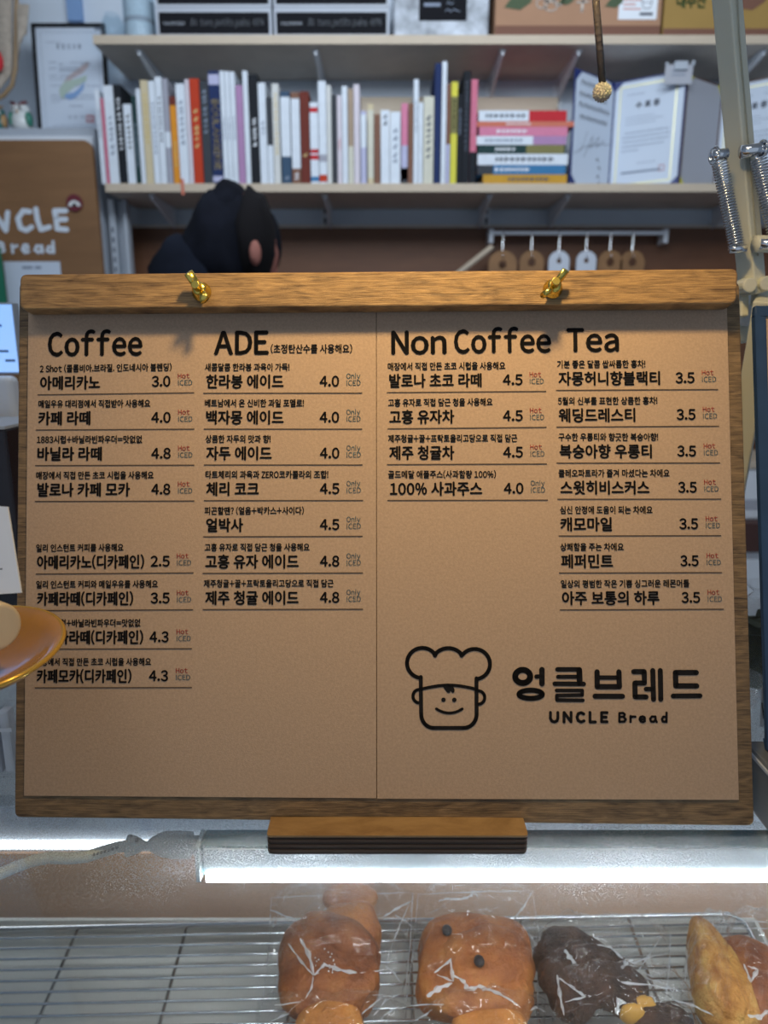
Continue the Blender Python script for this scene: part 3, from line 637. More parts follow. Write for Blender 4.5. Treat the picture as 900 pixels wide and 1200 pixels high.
# woven hanging with a wooden hoop
mat('raffia', (.42, .36, .30), .9, bump=.5, bscale=120, var=.2, vscale=60); mat('hoop_wood', (.30, .20, .11), .6)
yh = 1.90; t = thing('woven_hanging', 'woven cream raffia hanging on a bent wooden hoop, top left', 'wall hanging', at(-20, 40, yh))
P = lambda px, py, d=0: at(px, py, yh + d)
hoop = [P(20, -60), P(19, 0), P(18.5, 40), P(18, 80), P(14, 100), P(4, 112), P(-12, 120), P(-60, 124), P(-90, 112), P(-96, 80), P(-96, 0), P(-96, -60)]
MB().tube(hoop, .0055, 10).build('hoop', 'hoop_wood', t, smooth=True)
m = MB()
for k in range(44):
    py = -50 + k * 3.6; e = 14 if py < 85 else 14 - (py - 85) * .7
    if py > 112: break
    pts = [P(-94 + (e + 94) * q / 8, py + (q % 2) * 1.2 + .6 * math.sin(k + q), .004) for q in range(9)]
    m.tube(pts, .0042, 5)
m.build('weaving', 'raffia', t, smooth=True)
m = MB(); rr = random.Random(9)
for k in range(16):
    f_ = k / 15; p0 = P(21 + 12 * f_, 5 + 3 * rr.random()); p1 = P(22 + 8 * f_, 40, -.01); p2 = P(21 + 1 * f_ + 6 * f_ * rr.random(), 70 - 34 * f_)
    m.tube([p0, p1, p2], [.0028, .0032, .0014], 5)
m.build('fringe', 'raffia', t, smooth=True)
MB().ball(P(-2, 72, -.012), (.012, .006, .022), 12, 8).build('bead', 'cover_bigred', t, smooth=True)
# blue strip hanging on the wall above the frame
tag(MB().mm((X(79, 10, 2.09), 2.085, Z(25, 2.09)), (X(96, 10, 2.09), 2.0985, 2.65)).build('blue_strip', 'print_blue'), 'narrow blue strip on the wall above the framed certificate', 'strip')
# wooden shop sign
wood('sign_wood', (.17, .080, .030), (.27, .135, .055), (2, 1, 12), .5, .6, .5)
mat('chalk_white', (.66, .72, .80), .8, bump=.2, bscale=300)
ys = YC - .045
t = thing('shop_sign', 'brown wooden shop sign with white hand lettering on the cabinet', 'sign', at(0, 400, ys + .02))
x1 = X(114, 240, ys); zt_ = Z(164, ys); fn = lambda a, b, d: Vector((a, ys + d, b))
MB().prism(rrect(x1 - .62, .75, x1, zt_, .022), fn, 0, .014).build('board', 'sign_wood', t)
f = lambda px, py: at(px, py, ys - .0008)
g2 = lambda a, b: f(a, b)
m = MB()
ws = 6.2
for pts in ([(-34, 247), (-33, 262), (-27, 270), (-20, 262), (-20, 247)], [(-9, 270), (-8, 248), (7, 270), (9, 249)], [(35, 248), (27, 247), (21, 256), (24, 267), (31, 270), (37, 266)], [(42, 245), (44, 258), (48, 269), (58, 266)],
            [(77, 247), (64, 247), (66, 258), (67, 268), (78, 269)], [(66, 257), (77, 257)]): stroke(m, pts, ws, g2, eps=.00003)
for pts in ([(-1, 284), (-1, 296), (5, 294), (4, 290), (-1, 290)], [(4, 289), (3, 285), (-1, 284)], [(14, 287), (15, 296)], [(15, 290), (20, 288)], [(27, 292), (33, 291), (32, 287), (28, 287), (26, 292), (29, 296), (34, 295)],
            [(48, 289), (43, 288), (41, 293), (45, 296), (49, 292)], [(49, 288), (50, 296)], [(62, 290), (57, 289), (55, 294), (59, 296), (63, 292)], [(62, 283), (63, 296)]): stroke(m, pts, 3.3, g2, eps=.00003)
m.build('lettering', 'chalk_white', t)
c = f(88, 238)
MB().tube([c + Vector((0, .0005, 0)), c + Vector((0, -.005, 0))], .0195, 24).build('magnet', 'glaze_red', t, smooth=False)
m = MB(); g3 = lambda a, b: Vector((c.x + a, c.y - .0056, c.z + b)); m.add([g3(.015 * math.cos(k * math.pi / 12), -.008 + .013 * math.sin(k * math.pi / 12)) for k in range(13)], [tuple(range(13))]); m.build('magnet_white', 'glaze_white', t)
m = MB(); g3 = lambda a, b: Vector((c.x + a, c.y - .006, c.z + b)); m.add([g3(.006 * math.cos(k * math.pi / 8), -.008 + .007 * math.sin(k * math.pi / 8)) for k in range(9)], [tuple(range(9))]); m.build('magnet_dark', 'black', t)
# notice sheet and green card on the sign
p, q = at(4, 306.5, ys - .004), at(70, 306.5, ys - .004)
t = thing('notice_sheet', 'white notice sheet fixed low on the wooden sign', 'paper', (q.x, ys - .003, q.z - .2))
MB().mm((p.x, ys - .004, q.z - .21), (q.x, ys - .003, q.z)).build('sheet', 'page_blue', t)
m = MB()
for (a, b) in ((26, 38), (41, 48)):
    u, v = at(a, 315, ys - .005), at(b, 312, ys - .005); m.mm((u.x, ys - .0047, u.z), (v.x, ys - .0043, v.z))
m.build('heading_print', 'ink_faint', t)
mat('green_card', (.01, .16, .09), .6)
p, q = at(-40, 350, 1.84), at(4, 300, 1.84)
e0, e1 = at(0, 290, 1.84), at(8, 356, 1.84)
m = MB(); m.prism([(p.x, e1.z), (e1.x, e1.z), (e0.x, e0.z), (p.x, e0.z)], lambda a, b, d: Vector((a, d, b)), 1.84, 1.843); tag(m.build('green_card', 'green_card'), 'dark green card leaning before the wooden sign', 'card')

# ================================================================== HOOK RAIL AND TOOLS BELOW THE SHELF
yr = 2.04; x0, x1 = X(573, 272, yr), X(783, 272, yr); zr = Z(273, yr)
t = thing('hook_rail', 'chrome hook rail on the brown boarding under the books', 'rail', ((x0 + x1) / 2, yr, zr))
MB().mm((x0, yr - .004, zr - .005), (x1, yr + .004, zr + .005)).build('bar', 'white_steel', t, bevel=.001)
for x in (x0 + .006, x1 - .006): MB().mm((x - .006, yr - .006, zr - .026), (x + .006, YW - .0155, zr + .010)).build('end_bracket', 'white_steel', t, bevel=.002)
hooks = [589, 623, 655, 687, 715, 741]
mat('tool_wood', (.26, .13, .05), .6, var=.15, vscale=20); mat('tool_white', (.62, .66, .74), .4)
for i, px in enumerate(hooks):
    x = at(px, 275, yr).x; m = MB(); zz = Z(301, yr)
    m.tube([(x, yr + .008, zr - .002), (x, yr + .004, zr + .008), (x, yr - .006, zr + .010), (x, yr - .009, zr), (x, yr - .009, zz + .004), (x, yr - .012, zz - .006), (x, yr - .02, zz - .004), (x, yr - .022, zz + .004)], .0014, 6)
    m.build('hook', 'chrome', t, smooth=True)
for px, w_, wht in ((589, 33, 0), (623, 28, 0), (655, 24, 1), (687, 23, 1), (715, 28, 0), (741, 28, 0)):
    x = at(px, 300, yr - .012).x; zt2 = Z(293.5 if not wht else 294, yr - .012); hw = w_ / 850 * 1.0 * 1.93 / 2; zz = Z(297.5, yr)
    n = 28; out = []; inn = []; rad = .0105 if not wht else .0065
    zh = zt2 - hw * .95
    # outline: round top, straight sides down
    Hh = .19; poly = []
    for k in range(n):
        a = 2 * math.pi * k / n; dx, dz = math.cos(a), math.sin(a)
        if dz >= 0: poly.append((x + hw * dx, zh + (zt2 - zh) * dz))
        else:
            s_ = 1 / max(abs(dx), abs(dz)); poly.append((x + hw * dx * s_, zh + (-Hh if abs(dz) >= abs(dx) else -Hh * abs(dz) * s_)))
    inn = [(x + rad * math.cos(2 * math.pi * k / n), zh + rad * math.sin(2 * math.pi * k / n)) for k in range(n)]
    y_ = yr - .017; vs = []
    for yy in (y_, y_ + .006):
        vs += [Vector((a, yy, b)) for a, b in poly] + [Vector((a, yy, b)) for a, b in inn]
    fs = []
    for k in range(n):
        k2 = (k + 1) % n
        fs += [(k, k2, n + k2, n + k), (2 * n + k2, 2 * n + k, 3 * n + k, 3 * n + k2), (k, 2 * n + k, 2 * n + k2, k2), (n + k, n + k2, 3 * n + k2, 3 * n + k)]
    o = MB().add(vs, fs).build('hanging_scraper' if wht else 'wooden_paddle', 'tool_white' if wht else 'tool_wood')
    labs = {589: 'wooden paddle on the hook nearest the rail\'s slanting stick end', 623: 'wooden paddle hanging beside the white scrapers, on their stick side', 655: 'white plastic scraper hanging beside a wooden paddle, nearer the slanting stick', 687: 'white plastic scraper hanging farther from the slanting stick',
            715: 'wooden paddle just past the second white scraper', 741: 'wooden paddle on the last hook of the rail, by the lamp springs'}
    tag(o, labs[px], 'scraper' if wht else 'paddle', 'white scrapers on the hook rail' if wht else 'wooden paddles on the hook rail')
a, b = at(577, 289, 2.02), at(535, 322, 2.02)
tag(MB().tube([a, b, b + (b - a) * 2.2], .0075, 10).build('wooden_stick', 'shelf_edge'), 'pale wooden stick slanting below the hook rail', 'stick')

# ================================================================== PERSON BEHIND THE COUNTER
mat('dark_cloth', (.007, .009, .016), .95, spec=.12, bump=.3, bscale=60, var=.4, vscale=9); mat('black_cap', (.006, .007, .012), .95, spec=.15, bump=.3, bscale=90, var=.4, vscale=20)
mat('skin', (.30, .12, .095), .7, spec=.2); mat('trousers', (.03, .03, .035), .9); mat('hair', (.006, .005, .006), .9, spec=.2)
YP = 1.47
per = thing('person', 'person in black cap and dark navy top, turned aside with head bowed behind the counter', 'person', (X(268, 300, YP), YP, 0))
hx = X(272, 290, YP); hz = Z(287, YP)               # head centre
px_ = hx - .045
def skin_body(name, pts, edges, root, m, sub=2):
    me = bpy.data.meshes.new(name); me.from_pydata([p[0] for p in pts], edges, []); me.materials.append(MATS[m])
    o = bpy.data.objects.new(name, me); COL.objects.link(o)
    o.modifiers.new('skin', 'SKIN')
    for i, p in enumerate(pts):
        v = me.skin_vertices[0].data[i]; r = p[1]; v.radius = r if isinstance(r, tuple) else (r, r); v.use_root = (i == root)
    s = o.modifiers.new('sub', 'SUBSURF'); s.levels = sub; s.render_levels = sub
    dg = bpy.context.evaluated_depsgraph_get(); me2 = bpy.data.meshes.new_from_object(o.evaluated_get(dg)); o.modifiers.clear(); o.data = me2; me2.shade_smooth()
    me2.materials.clear(); me2.materials.append(MATS[m]); return o
def ch(o, parent): o.data.transform(wm(parent).inverted()); o.parent = parent; return o
sz_ = hz - .27                                      # shoulder height
B0 = [((px_, YP, .93), (.15, .12)), ((px_ + .005, YP, 1.10), (.13, .10)), ((px_ + .005, YP, sz_ - .08), (.155, .11)), ((px_ + .02, YP, sz_), (.11, .08)), ((hx - .03, YP, hz - .15), .055), ((hx - .01, YP, hz - .06), .06),
      ((px_ + .01, YP - .17, sz_ - .02), .058), ((px_ + .04, YP - .22, sz_ - .28), .042), ((px_ + .24, YP - .17, sz_ - .36), .030),
      ((px_ + .01, YP + .17, sz_ - .02), .058), ((px_ + .04, YP + .22, sz_ - .28), .042), ((px_ + .24, YP + .14, sz_ - .36), .030),
      ((px_, YP - .09, .86), .09), ((px_ + .02, YP - .10, .48), .062), ((px_, YP - .10, .09), .040), ((px_ + .13, YP - .11, .04), .034),
      ((px_, YP + .09, .86), .09), ((px_ + .02, YP + .10, .48), .062), ((px_, YP + .10, .09), .040), ((px_ + .13, YP + .11, .04), .034)]
E0 = [(0, 1), (1, 2), (2, 3), (3, 4), (4, 5), (3, 6), (6, 7), (7, 8), (3, 9), (9, 10), (10, 11), (0, 12), (12, 13), (13, 14), (14, 15), (0, 16), (16, 17), (17, 18), (18, 19)]
ch(skin_body('body', B0, E0, 0, 'dark_cloth'), per)
# face turned to the right and away, mostly under the cap
def headfn(d):
    g = 1.0
    if d.z < 0: g *= 1 - .16 * (-d.z) ** 2 * (1 if d.x < .2 else .4)
    g += .05 * max(0, d.x) ** 6 * (1 if -.7 < d.z < .2 else 0)
    return g
hd = MB().ball((hx + .012, YP, hz - .01), (.074, .070, .105), 28, 20, headfn)
o = hd.build('head', 'skin', per, smooth=True)
MB().ball((hx + .074, YP, hz - .045), (.012, .010, .016), 12, 8).build('nose', 'skin', per, smooth=True)
for s in (-1, 1):
    MB().ball((hx + .074, YP + s * .026, hz - .018), (.009, .011, .008), 12, 8).build('eye', 'glaze_white', per, smooth=True)
MB().tube([(hx + .060, YP - .02, hz - .074), (hx + .070, YP, hz - .074), (hx + .060, YP + .02, hz - .074)], [.003, .006, .003], 8).build('mouth', 'ink_red', per, smooth=True)
ex, ez = X(300.5, 297, YP - .085), Z(299, YP - .085)
for s in (-1, 1):
    m = MB(); c = Vector((ex, YP + s * .098, ez)); m.ball(c, (.011, .010, .022), 14, 10, lambda d: 1 + .1 * d.z); m.ball(c + Vector((-.002, s * .007, 0)), (.006, .004, .013), 10, 6); m.build('ear', 'skin', per, smooth=True)
# the soft black cap, its outline taken from the head it covers
prof = [(0, .128), (20, .130), (40, .126), (60, .122), (80, .112), (95, .118), (110, .118), (130, .110), (150, .108), (170, .118), (190, .135), (215, .15), (240, .13), (270, .11), (300, .11), (330, .122), (360, .128)]
def rad(a):
    a %= 360
    for (a0, r0), (a1, r1) in zip(prof, prof[1:]):
        if a0 <= a <= a1: return r0 + (r1 - r0) * (a - a0) / (a1 - a0)
def capfn(cx, cz, kx, kz, D, a0=0):
    m = MB(); n = 48; q = 22; vs = []; fs = []
    for i in range(q + 1):
        al = math.pi * i / q
        for k in range(n):
            ph = 2 * math.pi * k / n; r = rad(math.degrees(ph)); p = Vector((math.cos(ph) * r * kx, 0, math.sin(ph) * r * kz)) * (math.sin(al) ** .8)
            p.y = -D * math.cos(al); nn = noise.noise(Vector((p.x * 22, p.y * 16, p.z * 9))) + .6 * noise.noise(Vector((p.x * 45, 3, p.z * 14)))
            p *= 1 + .07 * nn; vs.append(p + Vector((cx, YP + .012, cz)))
    for i in range(q):
        for k in range(n):
            k2 = (k + 1) % n; c = vs[i * n + k] - Vector((cx, YP, cz))
            if c.x > .035 and c.y > .012 and c.z < .03: continue      # the open face side
            fs.append((i * n + k, (i + 1) * n + k, (i + 1) * n + k2, i * n + k2))
    return m.add(vs, fs)
capfn(hx - .004, hz - .002, .74, .90, .094).build('cap', 'black_cap', per, smooth=True)
m = MB().ball((hx - .002, YP + .01, hz + .05), (.045, .07, .066), 18, 12, lambda d: 1 + .12 * noise.noise(d * 2.5)); m.build('cap_crown', 'black_cap', per, smooth=True)
m = MB().ball((hx + .046, YP - .012, hz + .004), (.040, .080, .092), 18, 12, lambda d: 1 + .14 * noise.noise(d * 2.2)); m.build('hair', 'hair', per, smooth=True)
m = MB().ball((hx - .085, YP, hz - .10), (.08, .11, .115), 20, 14, lambda d: 1 + .16 * noise.noise(d * 2.6)); m.build('collar', 'dark_cloth', per, smooth=True)
for s in (-1, 1):
    w_ = Vector((px_ + .255, YP + (.15 if s > 0 else -.17) - (0 if s > 0 else 0), sz_ - .365)); base = w_ + Vector((.05, 0, -.005))
    pts = [(tuple(w_), (.020, .026)), (tuple(base), (.014, .034))]; ed = [(0, 1)]
    for k, (dy, ln) in enumerate(((-.028, .058), (-.010, .07), (.008, .066), (.026, .052))):
        i0 = len(pts); p0 = base + Vector((.02, dy, 0)); p1 = p0 + Vector((ln * .5, dy * .15, -.006)); p2 = p1 + Vector((ln * .45, 0, -.022))
        pts += [(tuple(p0), .0095), (tuple(p1), .0088), (tuple(p2), .0072)]; ed += [(1, i0), (i0, i0 + 1), (i0 + 1, i0 + 2)]
    i0 = len(pts); p0 = w_ + Vector((.022, -s * .026, -.006)); p1 = p0 + Vector((.026, -s * .020, -.014)); pts += [(tuple(p0), .011), (tuple(p1), .008)]; ed += [(0, i0), (i0, i0 + 1)]
    ch(skin_body('hand', pts, ed, 0, 'skin', 1), per)

# ================================================================== BACK COUNTER (behind the board, a sliver shows at each side)
mat('counter_brown', (.07, .028, .022), .5)
zct = Z(613, 1.70)
t = thing('back_counter', 'white back counter with dark brown top along the rear wall', 'counter', (0, 1.9, 0))
MB().mm((-.55, 1.72, .06), (1.7, YW - .02, Z(648, 1.70))).build('body', 'white_steel', t, bevel=.002)
MB().mm((-.55, 1.70, Z(648, 1.70)), (1.7, YW - .018, zct)).build('worktop', 'counter_brown', t, bevel=.003)
for x in (-.2, .45, 1.1): MB().mm((x - .33, 1.705, .10), (x + .25, 1.7195, Z(648, 1.70) - .02)).build('door', 'white_steel', t, bevel=.002)
t = thing('storage_tub', 'white tub with grey band and wooden lid on the back counter', 'tub', (X(905, 600, 1.74), 1.8, zct))
x0, x1 = X(850, 600, 1.73), X(985, 600, 1.73)
MB().mm((x0, 1.73, zct + .0005), (x1, 1.92, Z(549, 1.73))).build('tub_body', 'white', t, bevel=.006)
MB().mm((x0 - .001, 1.7285, Z(597, 1.73)), (x1 + .001, 1.9215, Z(585, 1.73))).build('band', 'page_grey', t)
MB().mm((x0 - .004, 1.725, Z(549, 1.73)), (x1 + .004, 1.925, Z(541, 1.73))).build('lid', 'shelf_edge', t, bevel=.002)

# ================================================================== SHOWCASE
ZG = 1.165                                           # upper face of the glass top
film('case_glass', rough=.02, edge=1.33, tint=(.97, .985, .98))
def dusty():
    m, nt, mx = film('dusty_glass', rough=.03, edge=1.36, tint=(.965, .985, .985))
    N = nt.nodes.new; L = nt.links.new
    tc = N('ShaderNodeTexCoord'); n = N('ShaderNodeTexNoise'); n.inputs['Scale'].default_value = 1500; n.inputs['Detail'].default_value = 2; L(tc.outputs['Object'], n.inputs[0])
    n2 = N('ShaderNodeTexNoise'); n2.inputs['Scale'].default_value = 14; n2.inputs['Detail'].default_value = 6; L(tc.outputs['Object'], n2.inputs[0])
    a = N('ShaderNodeMapRange'); a.inputs[1].default_value = .42; a.inputs[2].default_value = .70; a.inputs[3].default_value = .03; a.inputs[4].default_value = .56; L(n.outputs[0], a.inputs[0])
    b = N('ShaderNodeMapRange'); b.inputs[1].default_value = .36; b.inputs[2].default_value = .68; b.inputs[3].default_value = .35; b.inputs[4].default_value = 1.1; L(n2.outputs[0], b.inputs[0])
    # the dust lies towards the back of the pane, where the board stands (y in metres)
    sp = N('ShaderNodeSeparateXYZ'); L(tc.outputs['Object'], sp.inputs[0]); c = N('ShaderNodeMapRange'); c.inputs[1].default_value = -.150; c.inputs[2].default_value = -.095; c.inputs[3].default_value = .04; c.inputs[4].default_value = 1.0; L(sp.outputs[1], c.inputs[0])
    p = N('ShaderNodeMath'); p.operation = 'MULTIPLY'; L(a.outputs[0], p.inputs[0]); L(b.outputs[0], p.inputs[1])
    p2 = N('ShaderNodeMath'); p2.operation = 'MULTIPLY'; L(p.outputs[0], p2.inputs[0]); L(c.outputs[0], p2.inputs[1])
    df = N('ShaderNodeBsdfDiffuse'); df.inputs[0].default_value = (.8, .84, .9, 1); tl = N('ShaderNodeBsdfTranslucent'); tl.inputs[0].default_value = (.85, .9, .97, 1)
    ad = N('ShaderNodeMixShader'); ad.inputs[0].default_value = .6; L(df.outputs[0], ad.inputs[1]); L(tl.outputs[0], ad.inputs[2])
    fin = N('ShaderNodeMixShader'); L(p2.outputs[0], fin.inputs[0]); L(mx.outputs[0], fin.inputs[1]); L(ad.outputs[0], fin.inputs[2])
    out = [q for q in nt.nodes if q.type == 'OUTPUT_MATERIAL'][0]; L(fin.outputs[0], out.inputs[0])
dusty()
wood('case_brown', (.50, .29, .18), (.62, .38, .25), (1.5, 4, 8), .7, .5, .6, .1)
emit('led_front', (.92, .96, 1.0), 46.0); emit('led_back', (.88, .95, 1.0), 3.2)
mat('alu', (.50, .60, .64), .3, metal=.3); mat('alu_teal', (.12, .24, .27), .35, metal=.2); mat('case_floor', (.34, .40, .45), .3, spec=.6)
case = thing('display_case', 'glass-topped bakery display case the menu board stands on', 'display case', (0, .45, 0))
XL, XR = -1.0, 1.0; YB = .60
MB().mm((XL, .16, ZG - .006), (XR, .78, ZG)).build('glass_top', 'dusty_glass', case)
m = MB(); m.prism([(.160, ZG - .0065), (.166, ZG - .0065), (.100, .62), (.094, .62)], lambda a, b, d: Vector((d, a, b)), XL + .002, XR - .002); m.build('front_glass', 'case_glass', case)
for x, s in ((XL, 1), (XR, -1)): MB().add([(x, .166, ZG - .0065), (x, .78, ZG - .0065), (x, .78, .62), (x, .10, .62)], [(0, 1, 2, 3)]).build('side_glass', 'case_glass', case, solid=.006)
zb = Z(1000, YB)
MB().mm((XL + .01, YB, .62), (XR - .01, YB + .012, zb)).build('rear_panel', 'case_brown', case)
MB().mm((XL + .01, YB + .002, zb), (XR - .01, YB + .02, zb + .05)).build('rear_rail', 'steel_paint', case, bevel=.001)
MB().mm((XL + .02, YB - .004, Z(992, YB)), (XR - .02, YB + .0015, Z(985.5, YB))).build('rear_light_strip', 'led_back', case)
MB().mm((XL + .01, YB + .004, zb + .05), (XR - .01, YB + .009, ZG - .008)).build('rear_glass', 'case_glass', case)
MB().mm((XL, .10, .56), (XR, .78, .62)).build('deck', 'case_floor', case)
MB().mm((XL, .12, 0), (XR, .78, .56)).build('cabinet_base', 'white_steel', case)
# LED fixture just under the glass
zt = ZG - .0075; yA = EYE.y + (EYE.z - zt) / .7515; yBf = (EYE.z - zt) / .782
xA = onz(235, 990, zt).x
MB().mm((xA, yBf, zt - .020), (XR - .02, yA, zt)).build('light_housing', 'alu_teal', case, bevel=.0008)
MB().mm((xA + .002, yBf - .0016, zt - .0165), (XR - .02, yBf - .0003, zt - .0012)).build('housing_face', 'alu', case)
MB().mm((xA + .003, yBf - .003, zt - .0225), (XR - .02, yBf + .006, zt - .0168)).build('front_light_strip', 'led_front', case)
MB().mm((xA - .003, yBf - .003, zt - .023), (xA - .0002, yA, zt + .0005)).build('end_cap', 'alu', case, bevel=.0006)
# plug and cable
mat('cable_grey', (.66, .72, .75), .4); mat('cable_print', (.16, .19, .22), .5)
zk = zt - .011; Q = lambda px, py: onz(px, py, zk)
t = thing('light_cable', 'pale grey cable with a moulded plug feeding the case light', 'cable', Q(150, 990))
xs = [(236, 990), (226, 990), (224, 990), (205, 990), (190, 989), (178, 990), (172, 991)]
MB().tube([Q(*p) for p in xs], [.0055, .0055, .0078, .0082, .0074, .0045, .0024], 18, flat=.75).build('plug', 'cable_grey', t, smooth=True)
MB().tube([Q(173, 991), Q(168, 991), Q(160, 991), Q(151, 991), Q(149, 991)], [.0022, .003, .0052, .0066, .0064], 16, flat=.8).build('strain_relief', 'cable_grey', t, smooth=True)
for p in ((156, 985), (163, 988)): MB().ball(Q(*p) + Vector((0, -.003, .0045)), .0014, 8, 6).build('relief_slot', 'cable_print', t)
cab = [(150, 991), (138, 993), (120, 998), (102, 1004), (80, 1006), (58, 1005), (38, 1009), (18, 1016), (0, 1024), (-30, 1036), (-90, 1050)]
pts = []
for (a, b), (c, d) in zip(cab, cab[1:]):
    for k in range(4): pts.append(Q(a + (c - a) * k / 4, b + (d - b) * k / 4))
MB().tube(pts, .0034, 12, flat=.75).build('cord', 'cable_grey', t, smooth=True)
m = MB(); rr = random.Random(4)
for k in range(7):
    a = Q(109 + k * 4.4, 1001.5 - k * 1.3); a = a + (EYE - a).normalized() * .0034; m.mm(a + Vector((0, -.0008, -.0004)), a + Vector((.0010 + .0005 * rr.random(), .0008, .0004)))
m.build('cord_marking', 'cable_print', t)

# ------------------------------------------------------------------ wire rack
al = R(8.4); RZ = EYE.z - .5; RY = .535
def RPf(px, py, h=0.0):                              # point on the rack plane (raised by h)
    d = ray(px, py); n = Vector((0, -math.sin(al), math.cos(al))); p0 = Vector((0, RY, RZ)) + n * h
    return EYE + d * ((p0 - EYE).dot(n) / d.dot(n))
rackM = Matrix.Rotation(al, 3, 'X')
def RK(x, s, h=0): return Vector((0, RY, RZ)) + rackM @ Vector((x, -s, h))    # s = distance from the rear rail toward the viewer
rack = thing('wire_rack', 'chrome wire rack inside the display case carrying the wrapped bread', 'rack', RK(0, 0))
xR0 = RPf(868, 1072).x; yaw = .010
def RW(x, s, h=0): return RK(x, s - (x + .25) * .022, h)
MB().tube([RW(-.6, 0, 0), RW(xR0 - .01, 0), RW(xR0, .008), RW(xR0, .05), RW(xR0, .34)], .0022, 8).build('rim_wire', 'chrome', rack, smooth=True)
for k in range(1, 35): MB().tube([RW(-.6, .0096 * k, .0), RW(xR0, .0096 * k, .0)], .0011, 6).build('wire', 'chrome', rack, smooth=True)
for px, py in ((90, 1087), (218, 1085), (350, 1084), (480, 1081), (610, 1078), (737, 1074), (-40, 1088)):
    x = RPf(px, py).x; MB().tube([RW(x, 0, -.0028), RW(x, .34, -.0028)], .0016, 6).build('cross_wire', 'chrome', rack, smooth=True)
m = MB(); zz = RZ - .34 * math.sin(al)
for x in (-.632, xR0 + .030):
    for s in (.02, .33):
        p = RW(x, s, -.004); m.tube([p, (p.x, p.y, .6205)], .003, 8)
m.build('support_leg', 'chrome', rack, smooth=True)

tray = thing('drip_tray', 'grey steel tray lying under the wire rack', 'tray', RK(0, .15, -.03))
mat('tray_steel', (.66, .64, .59), .45, metal=.2, var=.12, vscale=9)
m = MB(); m.prism([(-.62, -.02), (xR0 + .02, -.02), (xR0 + .02, .36), (-.62, .36)], lambda a, b, d: RK(a, b, d), -.034, -.032); m.build('pan', 'tray_steel', tray)
m = MB(); m.prism([(-.62, -.022), (xR0 + .02, -.022), (xR0 + .02, -.019), (-.62, -.019)], lambda a, b, d: RK(a, b, d), -.034, -.016); m.prism([(xR0 + .018, -.02), (xR0 + .021, -.02), (xR0 + .021, .36), (xR0 + .018, .36)], lambda a, b, d: RK(a, b, d), -.034, -.016); m.build('rim', 'tray_steel', tray)
# ------------------------------------------------------------------ bread
def crust(name, a, b, c, scale=40, rough=.6, sp=.6):
    m = bpy.data.materials.new(name); m.use_nodes = True; nt = m.node_tree; bs = nt.nodes['Principled BSDF']; N = nt.nodes.new; L = nt.links.new
    tc = N('ShaderNodeTexCoord'); n = N('ShaderNodeTexNoise'); n.inputs['Scale'].default_value = scale; n.inputs['Detail'].default_value = 6; L(tc.outputs['Object'], n.inputs[0])
    cr = N('ShaderNodeValToRGB'); cr.color_ramp.elements[0].position = .32; cr.color_ramp.elements[1].position = .68; e = cr.color_ramp.elements.new(.5); e.color = (*b, 1)
    cr.color_ramp.elements[0].color = (*a, 1); cr.color_ramp.elements[-1].color = (*c, 1); L(n.outputs[0], cr.inputs[0]); L(cr.outputs[0], bs.inputs['Base Color']); bs.inputs['Roughness'].default_value = rough
    n2 = N('ShaderNodeTexNoise'); n2.inputs['Scale'].default_value = scale * 6; n2.inputs['Detail'].default_value = 4; L(tc.outputs['Object'], n2.inputs[0])
    bp = N('ShaderNodeBump'); bp.inputs['Strength'].default_value = sp; bp.inputs['Distance'].default_value = .0045; L(n2.outputs[0], bp.inputs['Height']); L(bp.outputs[0], bs.inputs['Normal']); MATS[name] = m
crust('crust_red', (.15, .036, .009), (.27, .078, .018), (.36, .125, .032)); crust('crust_gold', (.28, .080, .014), (.42, .135, .025), (.50, .20, .045)); crust('crust_bun', (.22, .058, .012), (.35, .105, .022), (.43, .16, .035)); crust('crust_orange', (.42, .14, .02), (.52, .18, .03), (.58, .24, .05))
crust('choco', (.022, .009, .005), (.045, .019, .010), (.085, .038, .022), 60, .7, .8); crust('croissant', (.28, .09, .015), (.48, .21, .04), (.60, .34, .09), 70); mat('raisin', (.015, .012, .014), .5, bump=.5, bscale=400)
mat('cheese', (.55, .28, .05), .5)
def loaf(c, size, ang=0, seed=0, sq=2.6, folds=0, amp=.06, n=56, m_=36, freq=1.6):
    """a bun in rack space; c = (x, s) on the rack, size = (width, length, height)"""
    M = rackM @ Matrix.Rotation(ang, 3, 'Z'); base = RW(c[0], c[1], .0012); sd = Vector((seed * 3.1, seed * 1.7, seed))
    def fn(d):
        p = (abs(d.x) ** sq + abs(d.y) ** sq + abs(d.z) ** sq) ** (-1 / sq); g = p * (1 + amp * noise.noise(d * freq + sd))
        if folds: g *= 1 + .035 * math.sin(folds * (d.y + .5 * d.x) * 2.2 + seed) * max(0, d.z) + .02 * noise.noise(Vector((d.x * 3, d.y * 9, d.z * 3)) + sd)
        if d.z < -.2: g *= 1
        return g
    mb = MB().ball((0, 0, 0), (size[0] / 2, size[1] / 2, size[2] / 2), n, m_, fn)
    for i, v in enumerate(mb.v):
        v = v.copy(); v.z = max(v.z, -size[2] * .44); mb.v[i] = base + M @ (v + Vector((0, 0, size[2] * .44)))
    return mb, (lambda x, y, z: base + M @ Vector((x, y, z)))
def bread(px, py, name, label, cat, mt, size, **k):
    p = RPf(px, py, size[2] * .5); loc = rackM.inverted() @ (p - Vector((0, RY, RZ))); s = -loc.y + (loc.x + .25) * .022
    t = thing(name, label, cat, RW(loc.x, s, 0)); mb, fr = loaf((loc.x, s), size, **k); mb.build('crust', mt, t, smooth=True); return t, fr, (loc.x, s)
K = .00071                                            # metres per photo pixel at the rack
t1, f1, c1 = bread(386, 1133, 'bread_roll', 'folded reddish brown bread roll in the left bag', 'bread', 'crust_red', (.078, .080, .040), seed=2, folds=2.0, sq=3.8, amp=.10)
